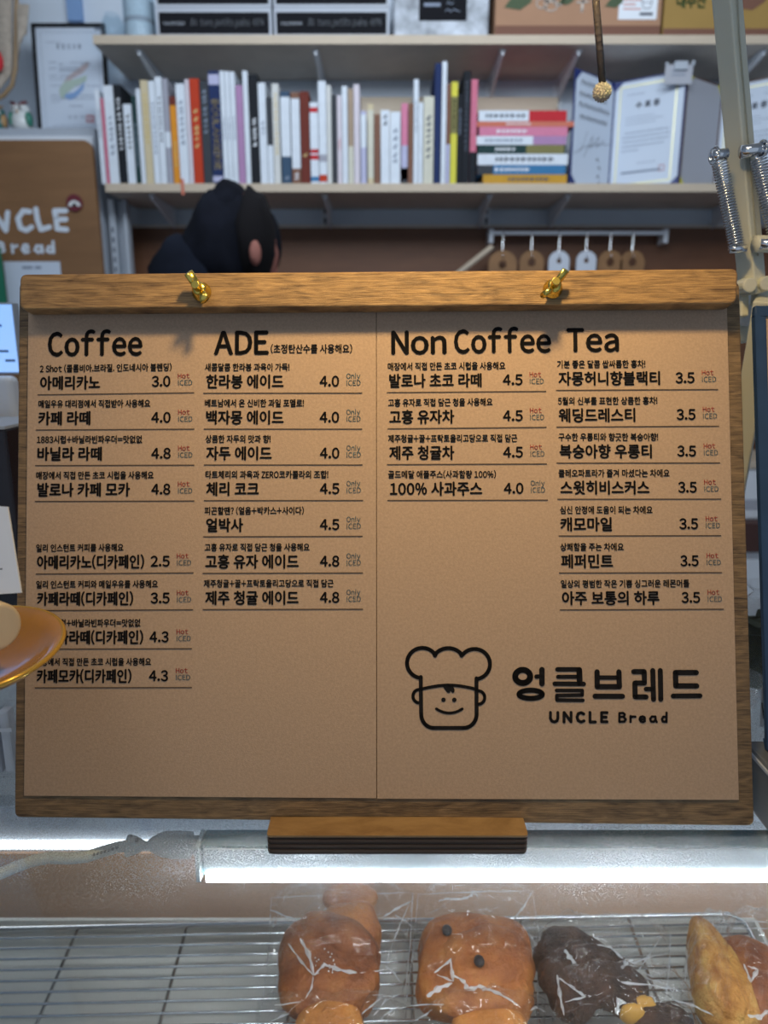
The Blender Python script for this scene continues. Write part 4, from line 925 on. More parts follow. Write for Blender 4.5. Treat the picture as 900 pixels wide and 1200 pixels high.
m = loaf((c1[0] + .016, c1[1] - .030), (.050, .040, .044), seed=12, sq=2.8, amp=.10, ang=.15)[0]; m.build('upper_fold', 'crust_gold', t1, smooth=True)
m = loaf((c1[0] + .006, c1[1] - .016), (.074, .034, .050), seed=14, sq=2.5, amp=.10, ang=-.38)[0]; m.build('lower_fold', 'crust_red', t1, smooth=True)
m = MB(); rr = random.Random(8)
for k in range(24): m.ball(f1(-.002 + rr.gauss(0, .006), -.018 + rr.gauss(0, .005), .0425), .0006, 5, 3)
m.build('salt_grain', 'glaze_white', t1)['kind'] = 'stuff'
t2, f2, c2 = bread(556, 1134, 'raisin_bun', 'square brown bun with dark raisins in the middle bag', 'bread', 'crust_bun', (.090, .082, .040), seed=5, folds=1.4, sq=3.6, amp=.10, ang=-.04)
m = loaf((c2[0] + .008, c2[1] + .002), (.080, .060, .046), seed=15, sq=2.7, amp=.12, ang=.35)[0]; m.build('folded_layer', 'crust_bun', t2, smooth=True)
for (x, y, z) in ((-.022, .015, .0405), (.001, -.016, .0480)): MB().ball(f2(x, y, z), (.0042, .0055, .003), 10, 8).build('raisin', 'raisin', t2, smooth=True)
t3, f3, c3 = bread(386, 1206, 'bread_roll', 'glossy orange bun at the very bottom, before the folded roll', 'bread', 'crust_orange', (.052, .044, .036), seed=1, sq=2.2, amp=.03)
t4, f4, c4 = bread(574, 1209, 'bread_roll', 'orange bun at the very bottom, before the raisin bun', 'bread', 'crust_orange', (.058, .044, .034), seed=3, sq=2.2, amp=.03)
# dark scalloped chocolate bread
p = RPf(690, 1140, .014); loc = rackM.inverted() @ (p - Vector((0, RY, RZ))); cx, cs = loc.x, -loc.y + (loc.x + .25) * .022
t5 = thing('chocolate_bread', 'dark brown scalloped chocolate bread behind the front bag', 'bread', RW(cx, cs, 0)); base = RW(cx, cs, .001)
m = MB(); rr = random.Random(2)
lobes = [(-.030, .010, .017), (-.020, .022, .017), (-.006, .020, .018), (.008, .013, .017), (.020, .005, .017), (.031, -.003, .016), (.042, -.011, .014), (-.026, -.006, .020), (-.008, .000, .022), (.010, -.010, .022), (.030, -.020, .018), (-.020, -.022, .020)]
for i, (x, y, r_) in enumerate(lobes): m.ball(base + rackM @ Vector((x * .82 - .003, y, r_ * .82)), (r_ * .92, r_, r_ * .8), 20, 14, lambda d, i=i: 1 + .10 * noise.noise(d * 3 + Vector((i, 0, 0))))
o = m.build('crumb', 'choco', t5, smooth=False); md = o.modifiers.new('re', 'REMESH'); md.mode = 'VOXEL'; md.voxel_size = .0018; md.use_smooth_shade = True; ms = o.modifiers.new('sm', 'SMOOTH'); ms.iterations = 5
# front chocolate-and-cream piece in the front bag
t6, f6, c6 = bread(776, 1203, 'chocolate_bread', 'chocolate crumb bun with yellow filling at the bottom edge', 'bread', 'choco', (.050, .032, .027), seed=7, sq=2.1, amp=.14, freq=3)
for (x, y) in ((-.021, .005), (-.011, .011)): MB().ball(f6(x, y, .018), (.010, .006, .009), 14, 10, lambda d: 1 + .15 * noise.noise(d * 3)).build('filling', 'cheese', t6, smooth=True)
p = RPf(838, 1148, .018); loc = rackM.inverted() @ (p - Vector((0, RY, RZ))); cx, cs = loc.x, -loc.y + (loc.x + .25) * .022
t7 = thing('croissant', 'golden layered wedge of pastry left of the rightmost bag', 'pastry', RW(cx, cs, 0)); base = RW(cx, cs, .001); M = rackM @ Matrix.Rotation(.10, 3, 'Z')
def wedge(seed, sx, sy, sz, dx, dz, nm):
    def fn(d): return (abs(d.x) ** 2.3 + abs(d.y) ** 2.3 + abs(d.z) ** 2.3) ** (-1 / 2.3) * (1 + .05 * noise.noise(d * 2 + Vector((seed, 0, 0))) + .035 * math.sin(16 * d.x + 5 * noise.noise(d * 2)) * max(0, d.z))
    m = MB().ball((0, 0, 0), (sx, sy, sz), 60, 30, fn)
    for i_, v in enumerate(m.v):
        v = v.copy(); k_ = 1 - .62 * max(0, (v.y / sy + .4) / 1.4); v.x *= k_; v.x += dx + .10 * v.y; v.z = max(v.z, -sz * .85); m.v[i_] = base + M @ (v + Vector((0, 0, sz * .85 + dz)))
    m.build(nm, 'croissant', t7, smooth=True)
wedge(2, .027, .050, .022, .002, .0, 'crust'); wedge(6, .016, .043, .014, -.003, .018, 'pastry_layer')
t8, f8, c8 = bread(890, 1160, 'bread_roll', 'reddish brown roll inside the rightmost bag', 'bread', 'crust_red', (.060, .085, .040), seed=9, sq=2.6, amp=.08)
t9, f9, c9 = bread(410, 1052, 'bread_roll', 'pale brown roll lying behind the left bag at the rack rim', 'bread', 'crust_gold', (.05, .026, .02), seed=11, sq=2.3, amp=.06)

# ------------------------------------------------------------------ clear bags
film('bag_film', rough=.07, edge=1.36, bump=.5, bscale=55, tint=(.99, .99, .99), milk=.012, milkcol=(.85, .88, .92))
def bag(name, label, quad, h, seed, lift=.0, nx=84, ny=68, amp=.0058):
    """quad = photo corners TL, TR, BR, BL of the bag lying on the rack; pillow of height h"""
    cs = []
    for p in quad:
        P_ = RPf(p[0], p[1], .010 + lift); l = rackM.inverted() @ (P_ - Vector((0, RY, RZ))); cs.append(Vector((l.x, -l.y)))
    vs = []; fs = []; sd = Vector((seed * 5.3, seed * 2.9, seed))
    rr = random.Random(seed); creases = [(rr.uniform(0, 1), rr.uniform(0, 1), rr.uniform(0, math.pi), rr.uniform(.03, .07), rr.uniform(.5, 1)) for _ in range(20)]
    for layer in (0, 1):
        for j in range(ny + 1):
            for i in range(nx + 1):
                u, v = i / nx, j / ny; a = cs[0].lerp(cs[1], u); b = cs[3].lerp(cs[2], u); q = a.lerp(b, v)
                eu = min(u, 1 - u) * 2; ev = min(v, 1 - v) * 2; e = min(1, min(eu, ev) * 2.2); pil = (1 - (1 - min(1, eu * 1.6)) ** 2.0) ** .6 * (1 - (1 - min(1, ev * 1.6)) ** 2.0) ** .6
                cr = 0
                for (cu, cv, an, wd, am) in creases:
                    du, dv = u - cu, v - cv; dd = du * math.cos(an) + dv * math.sin(an); al_ = -du * math.sin(an) + dv * math.cos(an)
                    if abs(al_) < .3: cr += am * max(0, 1 - abs(dd) / wd) * (1 - abs(al_) / .3)
                nz = noise.ridged_multi_fractal(Vector((u * 3.2, v * 3.0, layer * 4)) + sd, .9, 2.1, 3, 1.0, 2.0) - 1.0
                edge_n = noise.noise(Vector((u * 5, v * 5, 2)) + sd)
                hh = .010 + lift + (pil * h if layer == 0 else -.0075 * min(1, e)) + (amp * (nz * .8 + cr * 1.1) * (1 if layer == 0 else .25))
                if layer: hh = max(hh, .0035 + lift)
                hh = max(hh, .004)
                if e <= 0: hh = .010 + lift + .003 * edge_n
                vs.append(RK(q.x + .002 * noise.noise(Vector((v * 7, u, seed))), q.y + .002 * noise.noise(Vector((u * 7, v, seed + 3))), hh))
    n1 = (nx + 1) * (ny + 1)
    for layer in (0, 1):
        for j in range(ny):
            for i in range(nx):
                k = layer * n1 + j * (nx + 1) + i; fs.append((k, k + 1, k + nx + 2, k + nx + 1))
    o = MB().add(vs, fs).build(name, 'bag_film', smooth=True)
    tag(o, label, 'bag', 'clear plastic bread bags'); return o
bag('plastic_bag', 'clear crinkled bag around the folded reddish roll', [(318, 1052), (484, 1046), (474, 1172), (308, 1176)], .042, 3)
bag('plastic_bag', 'clear crinkled bag around the raisin bun', [(490, 1048), (624, 1044), (640, 1172), (476, 1174)], .042, 8)
bag('plastic_bag', 'clear crinkled bag around the scalloped chocolate bread', [(628, 1092), (786, 1094), (780, 1176), (630, 1180)], .036, 13)
bag('plastic_bag', 'clear bag around the bun with yellow filling, lowest right of centre', [(652, 1142), (806, 1160), (830, 1260), (640, 1260)], .040, 21, .012)
bag('plastic_bag', 'clear bag around the layered croissant', [(806, 1092), (846, 1082), (858, 1230), (790, 1215)], .044, 27)
bag('plastic_bag', 'clear bag with a flat sealed top around the rightmost roll', [(836, 1080), (940, 1082), (960, 1240), (852, 1225)], .042, 33)
bag('plastic_bag', 'clear bag around the glossy orange bun at the very bottom', [(300, 1180), (478, 1178), (470, 1290), (300, 1290)], .036, 39)
bag('plastic_bag', 'clear bag around the orange bun before the raisin bun', [(482, 1178), (640, 1178), (640, 1290), (486, 1290)], .036, 44)

film('film_glint', rough=.14, edge=1.7, milk=.82, milkcol=(.97, .98, 1.0))  # milky white paints the bright glints along the bag creases
BAGS = [o for o in COL.objects if o.name.startswith('plastic_bag')]
def glint_fold(bi, pts, w=2.0, h=.044, h2=None):
    """a low tent of film along a bag crease, its milky white painting the glints there"""
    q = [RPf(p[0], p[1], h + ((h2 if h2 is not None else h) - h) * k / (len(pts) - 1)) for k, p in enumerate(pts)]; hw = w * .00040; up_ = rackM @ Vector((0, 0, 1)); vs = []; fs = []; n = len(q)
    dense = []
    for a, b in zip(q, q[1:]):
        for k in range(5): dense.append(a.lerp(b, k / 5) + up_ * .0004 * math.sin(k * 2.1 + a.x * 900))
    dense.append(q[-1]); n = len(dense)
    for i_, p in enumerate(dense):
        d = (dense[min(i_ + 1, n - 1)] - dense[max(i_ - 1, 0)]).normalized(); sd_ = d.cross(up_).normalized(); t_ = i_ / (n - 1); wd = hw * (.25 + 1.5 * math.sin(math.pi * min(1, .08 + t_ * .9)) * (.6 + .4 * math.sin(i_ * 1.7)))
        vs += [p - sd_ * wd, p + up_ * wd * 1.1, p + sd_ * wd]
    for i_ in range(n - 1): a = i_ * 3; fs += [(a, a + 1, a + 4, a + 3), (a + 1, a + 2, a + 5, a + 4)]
    MB().add(vs, fs).build('glint_fold', 'film_glint', BAGS[bi], smooth=False)
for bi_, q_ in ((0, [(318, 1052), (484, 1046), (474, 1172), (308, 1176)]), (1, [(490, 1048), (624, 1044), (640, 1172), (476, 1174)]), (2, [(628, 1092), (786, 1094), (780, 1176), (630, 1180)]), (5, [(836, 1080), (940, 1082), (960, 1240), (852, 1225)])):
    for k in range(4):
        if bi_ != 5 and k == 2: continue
        a_, b_ = q_[k], q_[(k + 1) % 4]; mid_ = ((a_[0] + b_[0]) / 2 + 1.5, (a_[1] + b_[1]) / 2 - 1); glint_fold(bi_, [a_, mid_, b_], .9, .012)  # sealed bag edges, drawn with the same milky ribbon
glint_fold(0, [(317, 1066), (345, 1078), (370, 1087)], 2.2, .016, .034)
glint_fold(0, [(352, 1100), (362, 1118), (368, 1143)], 3.2); glint_fold(0, [(368, 1143), (380, 1130), (400, 1137), (424, 1141), (450, 1136)], 3.0, .046, .034); glint_fold(0, [(338, 1106), (354, 1128), (367, 1143)], 1.8)
glint_fold(0, [(367, 1145), (365, 1158), (358, 1170)], 1.6); glint_fold(0, [(451, 1130), (466, 1090), (480, 1058)], 1.4, .030, .014); glint_fold(0, [(450, 1074), (466, 1064), (482, 1056)], 2.4, .026, .014); glint_fold(0, [(463, 1072), (476, 1080), (486, 1088)], 1.6, .018, .014)
glint_fold(0, [(322, 1178), (370, 1172), (450, 1165)], 1.4, .036, .024); glint_fold(0, [(452, 1132), (462, 1140), (470, 1152)], 1.8, .020); glint_fold(0, [(330, 1100), (325, 1125), (324, 1160)], 1.2, .026)
glint_fold(0, [(384, 1078), (386, 1070), (381, 1064)], 1.6, .034); glint_fold(0, [(424, 1188), (436, 1178), (448, 1168)], 1.4, .03)
glint_fold(1, [(514, 1056), (524, 1053), (540, 1054), (552, 1050), (555, 1044), (561, 1052)], 2.2, .022, .014); glint_fold(1, [(509, 1140), (528, 1125), (531, 1150), (512, 1142)], 2.4, .046)
glint_fold(1, [(500, 1168), (514, 1158), (530, 1152)], 4.2, .046); glint_fold(1, [(530, 1142), (544, 1150), (548, 1160), (562, 1156), (585, 1164), (608, 1178)], 3.4, .048, .034); glint_fold(1, [(480, 1178), (540, 1176), (620, 1170)], 1.4, .034, .024)
glint_fold(1, [(566, 1084), (582, 1086), (586, 1090)], 2.4, .036); glint_fold(1, [(611, 1085), (622, 1098), (632, 1112), (640, 1118)], 3.0, .020); glint_fold(1, [(600, 1080), (614, 1062), (624, 1044)], 1.6, .020, .012); glint_fold(1, [(590, 1196), (602, 1182), (622, 1174)], 1.4, .026)
glint_fold(2, [(700, 1107), (716, 1110), (730, 1124), (738, 1130), (760, 1122), (785, 1116)], 2.4, .030, .014); glint_fold(2, [(662, 1113), (668, 1122), (676, 1131)], 4.0, .040); glint_fold(2, [(745, 1142), (760, 1120), (776, 1096)], 1.2, .016)
glint_fold(2, [(755, 1146), (772, 1150), (790, 1160)], 1.4, .012); glint_fold(2, [(750, 1138), (764, 1144), (782, 1138)], 1.4, .012); glint_fold(2, [(728, 1135), (734, 1128), (742, 1124)], 3.2, .028); glint_fold(2, [(684, 1103), (700, 1099), (712, 1103)], 1.4, .018)
glint_fold(3, [(652, 1143), (700, 1149), (760, 1154), (806, 1162)], 1.8, .030); glint_fold(3, [(653, 1143), (656, 1165), (661, 1190)], 2.6, .034); glint_fold(3, [(655, 1146), (672, 1158), (686, 1168), (662, 1174)], 2.2, .042); glint_fold(3, [(722, 1188), (726, 1172), (734, 1176)], 3.4, .044)
glint_fold(3, [(790, 1172), (812, 1178), (836, 1190)], 2.0, .030); glint_fold(4, [(842, 1112), (850, 1140), (862, 1166)], 1.4, .040); glint_fold(4, [(806, 1110), (804, 1136), (802, 1160)], 1.2, .018)
glint_fold(5, [(835, 1082), (840, 1096), (846, 1110)], 2.4, .018, .028); glint_fold(5, [(846, 1110), (866, 1106), (900, 1104)], 2.2, .028); glint_fold(5, [(838, 1085), (866, 1088), (902, 1088)], 1.6, .016); glint_fold(5, [(872, 1130), (880, 1150), (888, 1136), (876, 1132)], 2.6, .046); glint_fold(5, [(876, 1190), (890, 1192), (904, 1182)], 3.4, .046)
glint_fold(6, [(316, 1198), (332, 1190), (344, 1186)], 1.8, .02); glint_fold(6, [(438, 1190), (452, 1172), (470, 1164)], 1.4, .02); glint_fold(6, [(444, 1196), (458, 1184), (476, 1180)], 1.4, .02); glint_fold(7, [(486, 1196), (500, 1188), (510, 1180)], 1.4, .02); glint_fold(7, [(612, 1190), (628, 1180), (640, 1186)], 1.6, .02)

# ================================================================== MENU BOARD
bq = (-0.00416563, 0.37596563, 1.18888202, -0.26583183, -0.01964551, -0.00807699)
BR = Matrix.Rotation(bq[4], 3, 'Z') @ Matrix.Rotation(bq[3], 3, 'X') @ Matrix.Rotation(bq[5], 3, 'Y')
BO = Vector(bq[:3]); BNRM = BR @ Vector((0, -1, 0))   # faces the camera
def BL(px, py, off=0.0):
    """photo point -> (x, z) on the sheet plane raised by off toward the viewer"""
    d = ray(px, py); p0 = BO + BNRM * off; p = EYE + d * ((p0 - EYE).dot(BNRM) / d.dot(BNRM)); l = BR.transposed() @ (p - BO); return l.x, l.z
def BW(x, z, off=0.0): return BO + BR @ Vector((x, -off, z))
T0 = .0012                                           # wood face lies this far behind the ink plane
board = thing('menu_board', 'large brown wooden clipboard with a clamp bar holding the drinks menu', 'menu board', BW(0, -.013), rot=BR)
c = [BL(17, 958, -T0), BL(884, 968, -T0), BL(866.5, 330, -T0), BL(22.5, 330, -T0)]
def quad_round(c, r, n=5):
    out = []; cs = [Vector(p) for p in c]
    for i in range(4):
        a, b, d = cs[i - 1], cs[i], cs[(i + 1) % 4]; u = (a - b).normalized() * r; v = (d - b).normalized() * r
        for k in range(n + 1):
            t_ = k / n; out.append(tuple(b + u * (1 - t_) ** 2 + v * t_ ** 2))
    return out
fnb = lambda a, b, d: BW(a, b, d)
MB().prism(quad_round(c, .004), fnb, -T0 - .009, -T0).build('panel', 'walnut_board', board, bevel=.0008)
CT = .013
c = [BL(22.5, 362.5, CT), BL(863.5, 356, CT), BL(865.5, 314.5, CT), BL(23, 321, CT)]
MB().prism(quad_round(c, .0042), fnb, .0012, CT).build('clamp_bar', 'walnut_clip', board, bevel=.0014, seg=3)
# wing nuts
def wing_nut(px, py, w1, w2, tip):
    cx, cz = BL(px, py, CT + .004)
    u = MB(); u.lathe([(0, 0), (.0056, 0), (.0056, .0012), (.0044, .002), (.0042, .006), (.0030, .0074), (0, .0074)], BW(cx, cz, CT + .0002), 20, BR @ Matrix.Rotation(R(90), 3, 'X'))
    for w_ in (w1, w2):
        ox, oz = BL(w_[0], w_[1], CT + .009); a = BW(cx, cz, CT + .0035); b = BW((cx * .45 + ox * .55), (cz * .45 + oz * .55), CT + .0075); e = BW(ox, oz, CT + .0105)
        u.tube([a, b, e], [.0026, .0030, .0030], 12, flat=.62)
    o = u.build('wing_nut', 'brass', board, smooth=True, bevel=0)
    tx, tz = BL(tip[0], tip[1], CT + .0135)
    MB().tube([BW(cx, cz, CT + .001), BW(cx * .3 + tx * .7, cz * .3 + tz * .7, CT + .010), BW(tx, tz, CT + .0135)], .0024, 14).build('bolt', 'brass', o, smooth=False, bevel=.0004)
wing_nut(234.5, 340, (221.5, 320.5), (240.5, 352), (228.5, 333))
wing_nut(649, 336.5, (662.5, 317.5), (637, 346), (652, 329))
# sheets
def sheet(name, label, q, m_='kraft_paper'):
    t = thing(name, label, 'menu sheet', BW(*[(a + b) / 2 for a, b in zip(BL(*q[0]), BL(*q[1]))], 0), 'kraft menu sheets clipped on the board', rot=BR)
    cs = [Vector(BL(*p)) for p in q]; n = 16; vs = []; fs = []
    for j in range(n + 1):
        for i in range(n + 1):
            u, v = i / n, j / n; p = cs[0].lerp(cs[1], u).lerp(cs[3].lerp(cs[2], u), v); vs.append(BW(p.x, p.y, -.0004))
    for j in range(n):
        for i in range(n): k = j * (n + 1) + i; fs.append((k, k + 1, k + n + 2, k + n + 1))
    MB().add(vs, fs).build('paper', m_, t, solid=.0005); return t
sL = sheet('menu_sheet', 'left kraft paper sheet printed with the Coffee and ADE lists', [(28, 932.5), (441.0, 935.5), (440.6, 350), (33.2, 350)])
sR = sheet('menu_sheet', 'right kraft paper sheet printed with the Non Coffee and Tea lists and the shop logo', [(442.0, 936), (866, 937.5), (851.8, 350), (441.4, 350)])
def line_print(parent, name, m_, items, bold=.02):
    """items: (string, x0, x1, baseline left, baseline right, size px)"""
    mb = MB()
    for s, x0, x1, y0, y1, sz, *sp in items:
        p0 = Vector(BL(x0, y0)); p1 = Vector(BL(x1, y1)); e = (p1 - p0); Lg = e.length; e.normalize(); n = Vector((-e.y, e.x))
        q = Vector(BL(x0, y0 - sz)); s_ = (q - p0).length
        ink(mb, s, lambda a, b: BW(*(p0 + e * a + n * b), .0002), 0, Lg, 0, s_, bold, space=(sp[0] if sp else 1))
    return mb.build(name, m_, parent)
def rule(parent, x0, y0, x1, y1, m_='ink_soft'):
    mb = MB(); a = BL(x0, y0); b = BL(x1, y1); h = .00028
    mb.add([BW(a[0], a[1] - h, .0002), BW(b[0], b[1] - h, .0002), BW(b[0], b[1] + h, .0002), BW(a[0], a[1] + h, .0002)], [(0, 1, 2, 3)]); mb.build('rule_line', 'rule_ink', parent)
mat('rule_ink', (.07, .045, .03), .8)
line_print(sL, 'heading', 'ink_black', [('Coffee', 57, 166, 417, 416, 36.5)], .028)
line_print(sL, 'heading', 'ink_black', [('ADE', 251.5, 314, 415.3, 414.8, 36)], .028)
line_print(sL, 'heading_note', 'ink_black', [('(초정탄산수를 사용해요)', 317.5, 412.5, 413.2, 413, 11.5)], .022)
line_print(sR, 'heading', 'ink_black', [('Non', 459.5, 522.5, 415, 414.3, 36)], .028)
line_print(sR, 'heading', 'ink_black', [('Coffee', 533, 645, 413.8, 412.4, 36)], .028)
line_print(sR, 'heading', 'ink_black', [('Tea', 665, 724.5, 412, 411.5, 36)], .028)
# (description, dx0, dx1, name, nx0, nx1, price, px0, px1, tag, tx0, rule x0,y0,x1,y1)
COF = [('2 Shot (콜롬비아.브라질. 인도네시아 블렌딩)', 47, 201, '아메리카노', 47.6, 117, '3.0', 178.4, 199.4, 'H', 208.7, 44, 462.7, 227.8, 460.2),
 ('매일우유 대리점에서 직접받아 사용해요', 45.4, 176, '카페 라떼', 45.4, 105.6, '4.0', 177.8, 199.7, 'H', 208.9, 42, 503.9, 228, 502.8),
 ('1883시럽+바닐라빈파우더=맛없없', 43.5, 166.7, '바닐라 라떼', 44.4, 119, '4.8', 177.8, 199.7, 'H', 208.9, 41.5, 545.6, 228, 545),
 ('매장에서 직접 만든 초코 시럽을 사용해요', 42.7, 180, '발로나 카페 모카', 44.4, 152, '4.8', 177.8, 199.3, 'H', 208.7, 41, 587.6, 228, 587),
 ('일리 인스턴트 커피를 사용해요', 42.7, 144.7, '아메리카노(디카페인)', 44, 168.6, '2.5', 177, 198.6, 'H', 207.5, 42, 672.6, 227, 671.2),
 ('일리 인스턴트 커피와 매일우유를 사용해요', 42.7, 185, '카페라떼(디카페인)', 44, 155.7, '3.5', 177, 198.6, 'H', 207.5, 42, 715.4, 226.5, 714.4),
 ('1883시럽+바닐라빈파우더=맛없없', 44, 164.7, '바닐라라떼(디카페인)', 43, 167.4, '4.3', 175.7, 197.3, 'H', 207, 42, 760.6, 225, 760),
 ('매장에서 직접 만든 초코 시럽을 사용해요', 42, 177, '카페모카(디카페인)', 43.5, 153.7, '4.3', 175, 196.6, 'H', 206.3, 41, 806, 225, 805.6)]
ADE = [('새콤달콤 한라봉 과육이 가득!', 240.3, 339, '한라봉 에이드', 242, 332, '4.0', 375, 397, 'O', 406, 238.4, 460.8, 424.5, 460.6),
 ('베트남에서 온 신비한 과일 포멜로!', 240.3, 356, '백자몽 에이드', 242, 332, '4.0', 375, 397, 'O', 406, 239, 502.8, 424.5, 502.8),
 ('상큼한 자두의 맛과 향!', 241, 317, '자두 에이드', 242, 318, '4.0', 375.3, 397.3, 'O', 406.2, 239, 544.8, 424.8, 544.8),
 ('타트체리의 과육과 ZERO코카콜라의 조합!', 241, 384.6, '체리 코크', 242, 303, '4.5', 375.3, 397.3, 'O', 406.2, 239, 586.6, 425.6, 586.4),
 ('피곤할땐? (얼음+박카스+사이다)', 240, 356, '얼박사', 242, 284.6, '4.5', 375.3, 397.3, 'O', 406.2, 238, 629, 425, 628.4),
 ('고흥 유자로 직접 담근 청을 사용해요', 240, 362.6, '고흥 유자 에이드', 241, 349.7, '4.8', 375.3, 397.3, 'O', 406.2, 237.6, 671.8, 425.4, 671.3),
 ('제주청귤+꿀+프락토올리고당으로 직접 담근', 239, 390.7, '제주 청귤 에이드', 241, 349.7, '4.8', 375.3, 397.3, 'O', 406.2, 237.6, 714.2, 425.5, 713.8)]
NON = [('매장에서 직접 만든 초코 시럽을 사용해요', 454.7, 592, '발로나 초코 라떼', 456.6, 564, '4.5', 589.6, 612, 'H', 620.6, 453.4, 460, 640, 458.6),
 ('고흥 유자로 직접 담근 청을 사용해요', 455, 577, '고흥 유자차', 456.6, 532, '4.5', 589.8, 612.2, 'H', 621, 454, 502.5, 640.5, 500.7),
 ('제주청귤+꿀+프락토올리고당으로 직접 담근', 455, 606, '제주 청귤차', 456.6, 532, '4.5', 590, 612.4, 'H', 621.4, 453.4, 544.4, 641, 543.6),
 ('골드메달 애플주스(사과함량 100%)', 455, 581, '100% 사과주스', 457.4, 564.7, '4.0', 590.8, 613, 'O', 622, 454, 586.4, 642, 586)]
TEA = [('기분 좋은 달콤 쌉싸름한 홍차!', 653, 756, '자몽허니향블랙티', 654.8, 773, '3.5', 792, 813.4, 'H', 822.5, 651.5, 457.4, 841.4, 456.4),
 ('5월의 신부를 표현한 상큼한 홍차!', 654, 770, '웨딩드레스티', 655, 744, '3.5', 793.2, 814.6, 'H', 823.6, 652, 500.4, 842.4, 499.4),
 ('구수한 우롱티와 향긋한 복숭아향!', 654.6, 771, '복숭아향 우롱티', 656, 763.4, '3.5', 794, 815.2, 'H', 824.6, 652, 542.6, 843.7, 542.4),
 ('클레오파트라가 즐겨 마셨다는 차에요', 654.6, 784.4, '스윗히비스커스', 657, 760.6, '3.5', 795, 816, 'H', 825.2, 653, 585, 845, 584.8),
 ('심신 안정에 도움이 되는 차에요', 656.4, 764.5, '캐모마일', 657, 716.7, '3.5', 796.4, 817.6, 'H', 827, 654.6, 628, 845, 627.6),
 ('상쾌함을 주는 차에요', 656.6, 730.7, '페퍼민트', 658, 718, '3.5', 797.6, 818.2, 'H', 828, 655, 671.3, 846, 670.9),
 ('일상의 평범한 작은 기쁨 싱그러운 레몬머틀', 657.3, 807.6, '아주 보통의 하루', 659, 772.4, '3.5', 799, 820, 'H', 829.2, 656, 714.6, 848, 713.8)]
for sh, rows in ((sL, COF), (sL, ADE), (sR, NON), (sR, TEA)):
    for (d, dx0, dx1, nm, nx0, nx1, pr, p0, p1, tg, tx, rx0, ry0, rx1, ry1) in rows:
        yy = lambda x: ry0 + (ry1 - ry0) * (x - rx0) / (rx1 - rx0)
        line_print(sh, 'description', 'ink_black', [(d, dx0, dx1, yy(dx0) - 26.6, yy(dx1) - 26.6, 9.9)], .026)
        line_print(sh, 'drink_name', 'ink_black', [(nm, nx0, nx1, yy(nx0) - 7.0, yy(nx1) - 7.0, 17.4)], .031)
        line_print(sh, 'price', 'ink_black', [(pr, p0, p1, yy(p0) - 7.9, yy(p1) - 7.9, 16.2)], .030)
        line_print(sh, 'serving_mark', 'ink_red' if tg == 'H' else 'ink_teal', [('Hot' if tg == 'H' else 'Only', tx, tx + (13.6 if tg == 'H' else 16.2), yy(tx) - 16.9, yy(tx + 15) - 17.1, 8.0)], .008)
        line_print(sh, 'serving_mark', 'ink_teal', [('ICED', tx + .2, tx + 16.6, yy(tx) - 8.8, yy(tx + 15) - 9.0, 8.2)], .006)
        rule(sh, rx0, ry0, rx1, ry1)
# logo: chef head in line work (photo crop coordinates x = 460 + a / 6.43, y = 745 + b / 6.43)
def LG(a, b): return BW(*BL(460 + a / 6.4286, 745 + b / 6.4286), .0002)
class PX:                                            # stroke in crop pixels: y grows down
    pass
def arc(cx, cy, rx, ry, a0, a1, n=16): return [(cx + rx * math.cos(R(a0 + (a1 - a0) * k / n)), cy + ry * math.sin(R(a0 + (a1 - a0) * k / n))) for k in range(n + 1)]
m = MB()
LW = 30
hat = arc(225, 205, 116, 114, 100, 318, 24) + [(320, 150)] + arc(420, 215, 128, 122, 225, 315, 10) + [(520, 150)] + arc(618, 213, 116, 114, 222, 440, 24)
stroke(m, [(213, 400), (213, 310)] + hat + [(632, 320), (632, 400)], LW, LG)
stroke(m, [(213, 400), (216, 590)] + arc(310, 590, 94, 104, 180, 90, 10)[1:] + arc(535, 590, 98, 104, 90, 0, 10) + [(632, 400)], LW, LG)
stroke(m, [(213, 402)] + [(213 + 419 * k / 12, 402 - 30 * math.sin(math.pi * k / 12)) for k in range(1, 12)] + [(632, 405)], 24, LG)
stroke(m, arc(200, 455, 46, 50, 275, 95, 14), 24, LG); stroke(m, arc(648, 465, 46, 50, -95, 90, 14), 24, LG)
m.add([LG(372, 372), LG(390, 400), LG(412, 428), LG(430, 430), LG(436, 415), LG(452, 432), LG(466, 424), LG(468, 405), LG(455, 380), LG(440, 370)], [tuple(range(10))])
stroke(m, [(330 + 195 * k / 12, 582 - 32 * ((k - 6) / 6) ** 2) for k in range(13)], 21, LG)
for cx in (384, 465): m.add([LG(cx + 17 * math.cos(k * .5236), 482 + 17 * math.sin(k * .5236)) for k in range(12)], [tuple(range(12))])
m.build('chef_logo', 'ink_black', sR)
def L1(a, b): return BW(*BL(595 + a / 7.5, 775 + b / 7.5), .0002)
m = MB()
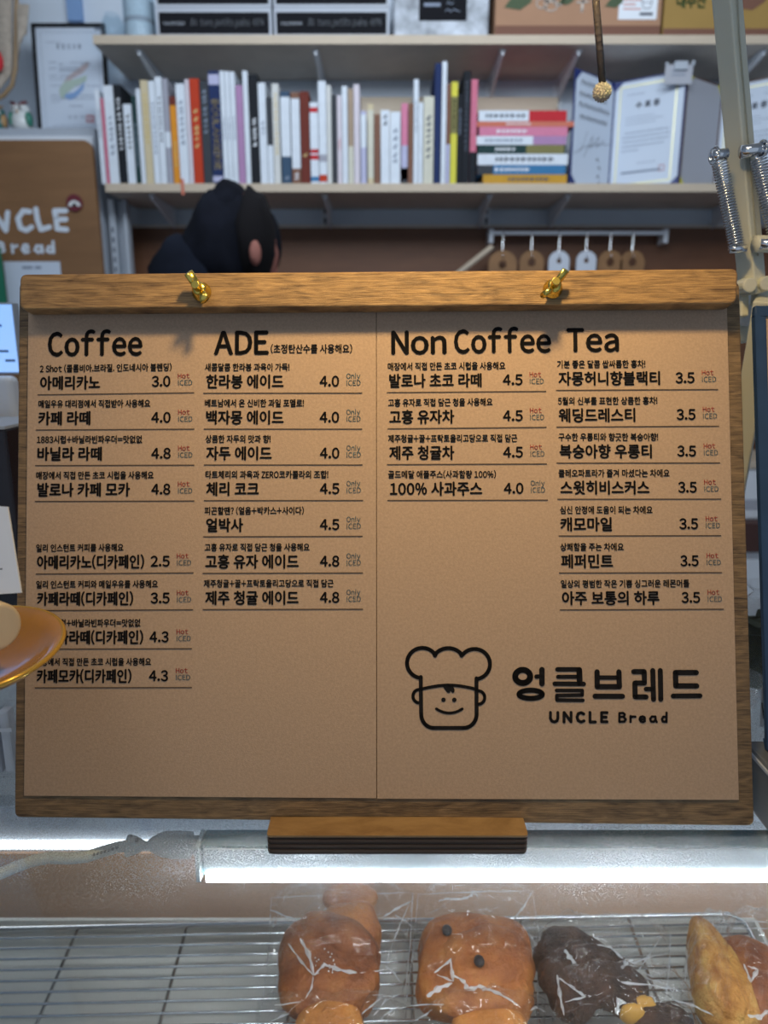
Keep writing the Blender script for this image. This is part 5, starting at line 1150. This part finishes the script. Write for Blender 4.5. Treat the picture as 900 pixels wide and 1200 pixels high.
# shop name in rounded strokes
stroke(m, arc(131, 132, 66, 58, 0, 360, 24), 53, L1); stroke(m, arc(201, 289, 103, 36, 0, 360, 28), 45, L1); stroke(m, [(300, 72), (300, 196)], 49, L1); stroke(m, [(250, 133), (295, 133)], 38, L1)
stroke(m, [(436, 70), (628, 70), (632, 190)], 40, L1); stroke(m, [(628, 75), (632, 190)], 52, L1); stroke(m, [(442, 135), (620, 135)], 36, L1); stroke(m, [(412, 196), (668, 198)], 40, L1)
stroke(m, [(428, 255), (654, 255), (654, 296), (430, 300), (432, 340), (660, 342)], 32, L1)
def sh(pts, dx): return [(x + dx, y) for x, y in pts]
stroke(m, [(784, 92), (786, 222), (980, 222), (976, 92)], 47, L1); stroke(m, [(790, 142), (975, 142)], 38, L1); stroke(m, [(766, 306), (1008, 306)], 45, L1)
stroke(m, sh([(243, 90), (336, 90), (338, 190), (254, 190), (256, 311), (352, 312)], 862.5), 45, L1); stroke(m, sh([(411, 80), (418, 333)], 862.5), 45, L1); stroke(m, sh([(477, 80), (482, 333)], 862.5), 45, L1); stroke(m, sh([(352, 243), (410, 243)], 862.5), 40, L1)
stroke(m, sh([(793, 98), (610, 98), (614, 215), (797, 215)], 862.5), 47, L1); stroke(m, sh([(590, 304), (826, 302)], 862.5), 43, L1)
m.build('shop_name', 'ink_black', sR)
m = MB(); W_ = 26
for pts in ([(375, 448), (375, 500), (388, 525), (410, 532), (432, 522), (440, 500), (440, 448)], [(494, 532), (494, 448), (556, 530), (556, 448)], [(668, 462), (645, 450), (618, 460), (608, 490), (618, 520), (645, 532), (670, 522)],
            [(722, 448), (722, 532), (770, 532)], [(872, 450), (824, 450), (824, 530), (872, 530)], [(826, 490), (864, 490)]): stroke(m, pts, W_, L1)
for pts in ([(118, 530), (118, 455), (150, 453), (165, 465), (158, 485), (122, 488)], [(155, 488), (174, 508), (162, 528), (120, 530)], [(216, 532), (216, 480)], [(216, 500), (232, 485), (258, 486)],
            [(298, 508), (342, 508), (340, 492), (322, 483), (303, 490), (296, 508), (306, 526), (325, 533), (342, 524)], [(432, 486), (404, 484), (388, 505), (398, 528), (420, 530), (434, 512)], [(434, 484), (436, 515), (446, 532)],
            [(530, 490), (505, 486), (492, 506), (500, 528), (520, 530), (532, 516)], [(532, 450), (532, 532)]): stroke(m, sh(pts, 862.5), 21, L1)
m.build('shop_name_latin', 'ink_black', sR)

# ------------------------------------------------------------------ wooden foot the board stands in
t = thing('board_stand', 'small plywood block with dark layered edge holding the menu board upright', 'stand', (0, .39, ZG))
a = onz(313.5, 1000.5, ZG); b = onz(618.5, 1003.5, ZG); HS = .0125; y0 = .5 * (a.y + b.y)
xa, xb = a.x, b.x; yb_ = y0 + .0165
outline = rrect(xa, y0, xb, yb_, .0022, 4, (1, 1, 0, 0))
nl = 7; zz = ZG + .0002
for k in range(nl):
    z1 = zz + (HS - .0012) / nl; inset = 0 if k % 2 else .0005
    MB().prism([(x + (inset if x < 0 else -inset), y + (inset if y < y0 + .008 else 0)) for x, y in outline], lambda p, q, d: Vector((p, q, d)), zz, z1).build('ply_layer', 'ply_dark' if k % 2 == 0 else 'ply_light', t); zz = z1
MB().prism(outline, lambda p, q, d: Vector((p, q, d)), zz, zz + .0012).build('top_veneer', 'stand_wood', t)
MB().mm((xa + .01, yb_ + .016, ZG + .0003), (xb - .01, yb_ + .075, ZG + .0085)).build('rear_foot', 'ply_dark', t, bevel=.001)
MB().mm((xa + .01, yb_ - .002, ZG + .0003), (xb - .01, yb_ + .020, ZG + .0060)).build('joining_base', 'ply_dark', t)
m = MB(); m.tube([(0, yb_ + .070, ZG + .010), (0, .440, 1.335)], .005, 8); m.build('prop', 'ply_dark', t)

# ================================================================== DESK LAMP (arm, springs, head above the frame)
YL = .55
t = thing('desk_lamp', 'cream spring-arm desk lamp reaching over the menu board', 'lamp', (.245, .66, ZG))
def sqtube(name, A, Bp, wx, wy, m_, parent, bev=.0012, roll=0.0):
    A, Bp = Vector(A), Vector(Bp); d = (Bp - A).normalized(); x = Vector((1, 0, 0)); x = (x - d * x.dot(d)).normalized(); y = d.cross(x)
    rm = Matrix.Rotation(roll, 3, d); x = rm @ x; y = rm @ y; vs = []
    for p in (A, Bp):
        for sx, sy in ((-1, -1), (1, -1), (1, 1), (-1, 1)): vs.append(p + x * wx / 2 * sx + y * wy / 2 * sy)
    return MB().add(vs, [(0, 1, 2, 3)[::-1], (4, 5, 6, 7), (0, 1, 5, 4), (1, 2, 6, 5), (2, 3, 7, 6), (3, 0, 4, 7)]).build(name, m_, parent, bevel=bev)
up = at(852, 0, YL); lo = at(882, 345, YL); dirn = (up - lo).normalized(); elbow = lo + dirn * ((1.95 - lo.z) / dirn.z)
sqtube('upper_arm', lo, elbow, .0118, .0150, 'cream_paint', t, roll=R(24))
e = (at(858, 0, YL - .0095) - at(858.5, 0, YL - .0095))
MB().tube([at(863, -30, YL - .0085), at(866.5, 40, YL - .0085), at(888.5, 300, YL - .0085)], .0005, 5).build('arm_seam', 'cream_dark', t)
lowB = at(838, 700, .63); jt = at(899, 350, .54)
sqtube('lower_arm', lowB, jt, .0165, .016, 'cream_paint', t, roll=R(-30))
base = Vector((lowB.x - .004, .66, ZG)); MB().lathe([(0, .0003), (.050, .0003), (.052, .004), (.048, .012), (.012, .018), (.010, .05), (0, .05)], base, 32).build('base', 'cream_paint', t, smooth=True)
MB().tube([base + Vector((0, 0, .045)), lowB + Vector((0, 0, .01))], .007, 10).build('post', 'cream_paint', t, smooth=True)
# joint plates
for (p0, p1, w_) in (((870, 326), (869, 372), .006), ((896, 326), (893, 358), .014)): sqtube('joint_plate', at(*p0, .56), at(*p1, .555), w_, .010, 'cream_paint', t)
for p in ((873, 335), (892.5, 333)): c = at(*p, YL - .004); MB().tube([c + Vector((0, .008, 0)), c + Vector((0, -.008, 0))], .0052, 18).build('pivot', 'cream_paint', t, bevel=.001)
MB().ball(at(876, 362, .585), (.011, .010, .013), 14, 10).build('joint_cover', 'white_steel', t, smooth=True)
MB().ball(at(871, 386, .60), (.009, .008, .011), 14, 10).build('joint_cover', 'cream_paint', t, smooth=True)
# spring pins and springs
YP_ = YL - .016
MB().tube([at(834.5, 182.5, YP_), at(852, 180, YP_)], .0036, 16).build('spring_pin', 'bright_steel', t, smooth=True)
MB().tube([at(868, 178, YP_), at(898, 174, YP_)], .0042, 16).build('spring_pin', 'bright_steel', t, smooth=True)
for c_ in ((837, 182), (893, 174.5)):
    c = at(*c_, YP_); MB().tube([c + Vector((0.0028 * math.cos(a) * .4, -.0045 * math.cos(a), .0052 * math.sin(a))) for a in [k * math.pi / 8 for k in range(17)]], .0009, 6).build('spring_hook', 'bright_steel', t, smooth=True)
MB().tube([at(855, 292, YP_), at(874, 291, YP_)], .0028, 14).build('spring_pin', 'bright_steel', t, smooth=True)
MB().tube([at(884, 286, YP_), at(912, 286, YP_)], .0058, 18).build('knob', 'cream_paint', t, smooth=True)
MB().tube([at(890, 286, YP_ - .004), at(916, 286, YP_ - .004)], .0036, 14).build('spring_pin', 'bright_steel', t, smooth=True)
def spring(p0, p1, rad, turns):
    A, Bp = at(*p0, YP_), at(*p1, YP_); d = (Bp - A); x = d.cross(Vector((0, 1, 0))).normalized(); y = d.cross(x).normalized(); n = turns * 10; pts = []
    for k in range(n + 1):
        a = 2 * math.pi * k / 10; pts.append(A + d * (k / n) + (x * math.cos(a) + y * math.sin(a)) * rad)
    m = MB().tube(pts, d.length / turns * .33, 5); m.build('spring', 'chrome', t, smooth=True)
spring((843, 190), (863, 287), .0048, 30)
spring((888, 185), (913, 290), .0052, 32)
# head
hc = LAMP + Vector((0, 0, 0)); ax = (Vector((0.04, 0.40, 1.48)) - hc).normalized(); M3 = (-ax).to_track_quat('Z', 'Y').to_matrix()
MB().lathe([(.062, -.045), (.058, -.02), (.046, .01), (.028, .034), (.020, .06), (0, .062), (0, .058), (.017, .056), (.026, .032), (.043, .01), (.056, -.02), (.0605, -.045), (.062, -.045)], hc, 36, M3).build('shade', 'cream_paint', t, smooth=True)
emit('bulb_glow', (1, .72, .36), 12); MB().ball(hc - ax * .020, .016, 16, 10).build('bulb', 'bulb_glow', t, smooth=True)
sqtube('fore_arm', elbow, hc - ax * .055, .013, .013, 'cream_paint', t)
MB().ball(elbow, .013, 14, 10).build('elbow', 'cream_paint', t, smooth=True)
# dark pull rod with a silver ball, hanging from the fore arm
Yb = .42; p1 = at(705.5, 108, Yb); p0 = at(698, -2, Yb)
fa, fb = elbow, hc - ax * .055; s_ = .45; anc = fa.lerp(fb, s_)
t = thing('pull_rod', 'thin dark glossy rod with a textured silver ball at its tip, hanging over the menu', 'rod', p1)
mat('rod_dark', (.06, .05, .045), .2, spec=.8, bump=.4, bscale=500); mat('silver_beads', (.62, .60, .54), .28, metal=.9, bump=1, bscale=900)
MB().tube([p1 + Vector((0, 0, .004)), p0, p0 + (p0 - p1) * .9, Vector((p0.x - .012, Yb + .002, anc.z - .05)), anc - Vector((0, 0, .0)),], .0019, 12).build('rod', 'rod_dark', t, smooth=True)
rr = random.Random(6); m = MB(); m.ball(p1, .0044, 18, 12)
for k in range(110):
    zz = 1 - 2 * (k + .5) / 110; ph = k * 2.39996; r_ = math.sqrt(1 - zz * zz); m.ball(p1 + Vector((r_ * math.cos(ph), r_ * math.sin(ph), zz)) * .0045, .00055, 5, 4)
m.build('ball', 'silver_beads', t, smooth=True)

# ================================================================== NAVY FRAMED BOARD AT THE RIGHT EDGE
mat('navy_frame', (.022, .055, .13), .45, var=.15, vscale=40)
TLp = at(885, 358, .47); BLp = at(899.5, 881, .40); ex = Vector((1, -.02, 0)).normalized(); ez = (TLp - BLp); Hn = ez.length; ez.normalize(); nn = ex.cross(ez); nn = -nn if nn.y > 0 else nn
t = thing('framed_menu', 'navy blue frame around kraft paper at the right edge, leaning back', 'framed sign', BLp)
f = lambda a, b, d=0: BLp + ex * a + ez * b + nn * d
Wn = .24; fw = .0066
m = MB()
for (a0, b0, a1, b1) in ((0, 0, Wn, fw), (0, Hn - fw, Wn, Hn), (0, fw, fw, Hn - fw), (Wn - fw, fw, Wn, Hn - fw)): m.prism([(a0, b0), (a1, b0), (a1, b1), (a0, b1)], f, -.004, 0)
m.build('frame_border', 'navy_frame', t, bevel=.0006)
MB().prism([(fw, fw), (Wn - fw, fw), (Wn - fw, Hn - fw), (fw, Hn - fw)], f, -.0038, -.0015).build('kraft_sheet', 'kraft_paper', t)
t = thing('acrylic_stand', 'dark grey block at the right edge carrying the navy frame', 'stand', (.33, .38, ZG))
mat('dark_acrylic', (.10, .11, .12), .3)
MB().mm((.2275, .345, ZG + .0004), (.46, .415, BLp.z - .0006)).build('block', 'dark_acrylic', t, bevel=.003, seg=3)
MB().mm((.2265, .3445, BLp.z - .004), (.461, .4155, BLp.z - .0022)).build('seam', 'steel_paint', t)
# herb bundle and handwritten tag behind it
mat('herb', (.07, .085, .045), .8, var=.4, vscale=30)
t = thing('herb_bundle', 'dusty green leafy bundle in a clear bag between the two menu boards', 'herb bundle', (.315, .57, ZG))
cH = Vector((X(893, 760, .57), .57, ZG)); hH = Z(706, .57) - ZG; rr = random.Random(12); m = MB()
for k in range(46):
    a = rr.uniform(0, 6.28); r_ = rr.uniform(0, .022); zz = rr.uniform(.010, hH - .012); c = cH + Vector((r_ * math.cos(a), r_ * math.sin(a) * .7, zz)); w_ = rr.uniform(.008, .014)
    M = Matrix.Rotation(rr.uniform(0, 6), 3, 'Z') @ Matrix.Rotation(rr.uniform(-1, 1), 3, 'X')
    vs = [(-w_, 0, 0), (-w_ * .5, w_ * .55, .002), (w_ * .4, w_ * .5, .002), (w_, 0, 0), (w_ * .4, -w_ * .5, .001), (-w_ * .5, -w_ * .55, .001)]
    m.add([c + M @ Vector(v) for v in vs], [(0, 1, 2, 3, 4, 5)])
m.build('leaves', 'herb', t, solid=.0006)['kind'] = 'stuff'
MB().lathe([(0, .0005), (.018, .0005), (.021, .01), (.019, hH * .6), (.012, hH * .8), (0, hH * .85)], cH, 16, sy=.7).build('core', 'herb', t, smooth=True)
film('clear_wrap', rough=.08, edge=1.35, milk=.10, bump=.6, bscale=60)
MB().lathe([(.028, .0004), (.032, .012), (.030, hH * .7), (.020, hH * 1.0), (.012, hH * 1.12), (.020, hH * 1.22)], cH, 28, sy=.8).build('wrap', 'clear_wrap', t, smooth=True)
t = thing('white_tag', 'small white tag with a handwritten h beside the navy frame', 'tag', at(893, 845, .50))
a, b = at(890.5, 852, .50), at(925, 812, .50); MB().add([(a.x, .50, a.z), (b.x, .50, a.z), (b.x, .508, b.z), (a.x + .002, .508, b.z)], [(0, 1, 2, 3)]).build('card', 'paper_white', t, solid=.0008)
m = MB(); g_ = lambda x, y: at(x, y, .4985); stroke(m, [(893, 824), (895.2, 842)], 1.5, g_); stroke(m, [(894.5, 835), (897.5, 830.5), (899.5, 832), (900.5, 841)], 1.4, g_); m.build('handwriting', 'black', t)['kind'] = 'stuff'
c = at(882, 846, .52); m = MB()
t = thing('glass_dish', 'small clear dish rim catching light beside the menu board', 'dish', (c.x - .01, .53, ZG))
MB().lathe([(.016, .0005), (.020, .006), (.024, .018), (.0255, .026), (.0245, .026), (.023, .018), (.018, .007), (0, .003)], (c.x - .016, .53, ZG), 32).build('bowl', 'clear_wrap', t, smooth=True)

# ================================================================== LEFT EDGE: dish with card, black box, screen, cup
mat('amber', (.52, .25, .03), .18, spec=.8, var=.35, vscale=12, coat=.6); mat('amber_rim', (.66, .40, .07), .2, metal=.5)
mat('maple', (.66, .52, .34), .45, var=.05, vscale=20, stretch=(1, 8, 1))
YD = .335
cD = at(-35, 772, YD); tilt = Matrix.Rotation(R(7), 3, 'X'); rD = 104 / 850 * (YD / (math.cos(TH) - (172 / 850) * math.sin(TH)))
t = thing('amber_plate', 'round amber glass plate with gold rim on a pedestal, left edge', 'plate', (cD.x, cD.y, ZG))
prof = [(0, -.006), (rD * .55, -.005), (rD * .85, -.001), (rD * .985, .0045), (rD, .006), (rD * .975, .0065), (rD * .82, .0015), (rD * .55, -.0025), (0, -.0035)]
MB().lathe(prof, cD, 64, tilt).build('dish', 'amber', t, smooth=True)
MB().tube([cD + tilt @ Vector((rD * .992 * math.cos(a), rD * .992 * math.sin(a), .0055)) for a in [k * math.pi / 40 for k in range(81)]], .0013, 10, cap=False).build('gold_rim', 'amber_rim', t, smooth=True)
fx = cD.x - .045
MB().lathe([(0, .0003), (.022, .0003), (.023, .003), (.008, .008), (0, .009)], (fx, cD.y, ZG), 32).build('foot', 'amber', t, smooth=True)
MB().tube([(fx, cD.y, ZG + .004), (fx, cD.y, ZG + .05), (fx + .015, cD.y, cD.z - .035), (cD.x - .008, cD.y, cD.z - .006)], [.005, .005, .006, .010], 16).build('stem', 'amber', t, smooth=True)
# wooden card holder and white card
cw = at(-8, 731, YD - .012); cw.x = at(-14, 731, YD - .012).x
t = thing('card_holder', 'pale round wooden card holder lying on the amber plate', 'card holder', cw)
rw = 29 / 850 * .345
axv = Vector((.82, -.57, 0)).normalized()
bot = cD.z + .004; cw.z = max(cw.z, bot + rw)
MB().tube([cw - axv * .03, cw + axv * .008, cw + axv * .0092], [rw, rw, rw * .9], 36).build('disc', 'maple', t, smooth=False, bevel=.001)
Yc_ = YD - .008; p = [at(-60, 700, Yc_), at(25.5, 694.5, Yc_), at(9.5, 594, Yc_ + .01), at(-60, 588, Yc_ + .01)]
t = thing('white_card', 'blank-looking white card standing in the round wooden holder', 'card', at(0, 698, Yc_))
MB().add(p, [(0, 1, 2, 3)]).build('card', 'paper_white', t, solid=.0011)
m = MB(); q = at(-8, 669, Yc_ - .001); r2 = at(3, 667.5, Yc_ - .001)
for k in range(8): a = q.lerp(r2, k / 8); m.mm(a, a + Vector((.0003, .0003, .0007)))
m.build('card_print', 'ink_soft', t)
# black terminal
x1 = X(17.5, 600, .62); zt_ = Z(503, .62)
t = thing('card_terminal', 'plain black box with a pale top edge behind the white card', 'terminal', (x1 - .08, .66, ZG))
MB().mm((x1 - .16, .62, ZG + .0004), (x1, .70, zt_)).build('housing', 'black_gloss', t, bevel=.002)
MB().mm((x1 - .158, .619, zt_), (x1 + .0005, .70, zt_ + .0025)).build('top_edge', 'steel_paint', t)
# screen
emit('screen_blue', (.16, .42, .95), .9)
Ysn = .735; x1 = X(18.5, 400, Ysn); t = thing('screen', 'light blue glowing screen left of the menu board', 'screen', (x1 - .1, Ysn + .01, ZG))
zA, zB = Z(436, Ysn), Z(357, Ysn)
MB().mm((x1 - .16, Ysn, zA - .002), (x1 + .0012, Ysn + .012, zB + .002)).build('bezel', 'steel_paint', t, bevel=.001)
MB().mm((x1 - .158, Ysn - .0008, zA), (x1, Ysn - .0002, zB)).build('display', 'screen_blue', t)
for py, a, b in ((380, -20, 2), (410, -20, 10), (421, 6, 18)): u, v = at(a, py, Ysn - .0012), at(b, py + 3, Ysn - .0012); MB().mm((u.x, Ysn - .0013, v.z), (v.x, Ysn - .001, u.z)).build('screen_text', 'print_blue', t)
MB().mm((x1 - .12, Ysn + .002, ZG + .0004), (x1 - .03, Ysn + .010, zA - .001)).build('foot', 'steel_paint', t)
t = thing('receipt_printer', 'rounded grey machine under the blue screen', 'machine', (x1 - .08, .76, ZG))
MB().mm((x1 - .155, .715, ZG + .0004), (x1 + .001, .733, Z(441, .715))).build('housing', 'white_steel', t, bevel=.006, seg=4)
# clear tub
x1 = X(16.5, 880, .43); t = thing('clear_tub', 'small clear plastic tub with a white band under the amber plate', 'tub', (x1 - .03, .45, ZG))
zt_ = Z(832, .43)
m = MB(); m.mm((x1 - .09, .43, ZG + .0006), (x1, .445, zt_)); m.build('walls', 'clear_wrap', t, bevel=.002)
MB().mm((x1 - .088, .4345, ZG + .002), (x1 - .012, .4415, zt_ - .003)).build('contents', 'page_grey', t, bevel=.001)
MB().mm((x1 - .0905, .4292, Z(857, .43)), (x1 + .0005, .4296, Z(853, .43))).build('band', 'white', t)
MB().mm((x1 - .010, .4335, ZG + .002), (x1 - .003, .4425, zt_ - .003)).build('side_fold', 'white', t, bevel=.002)
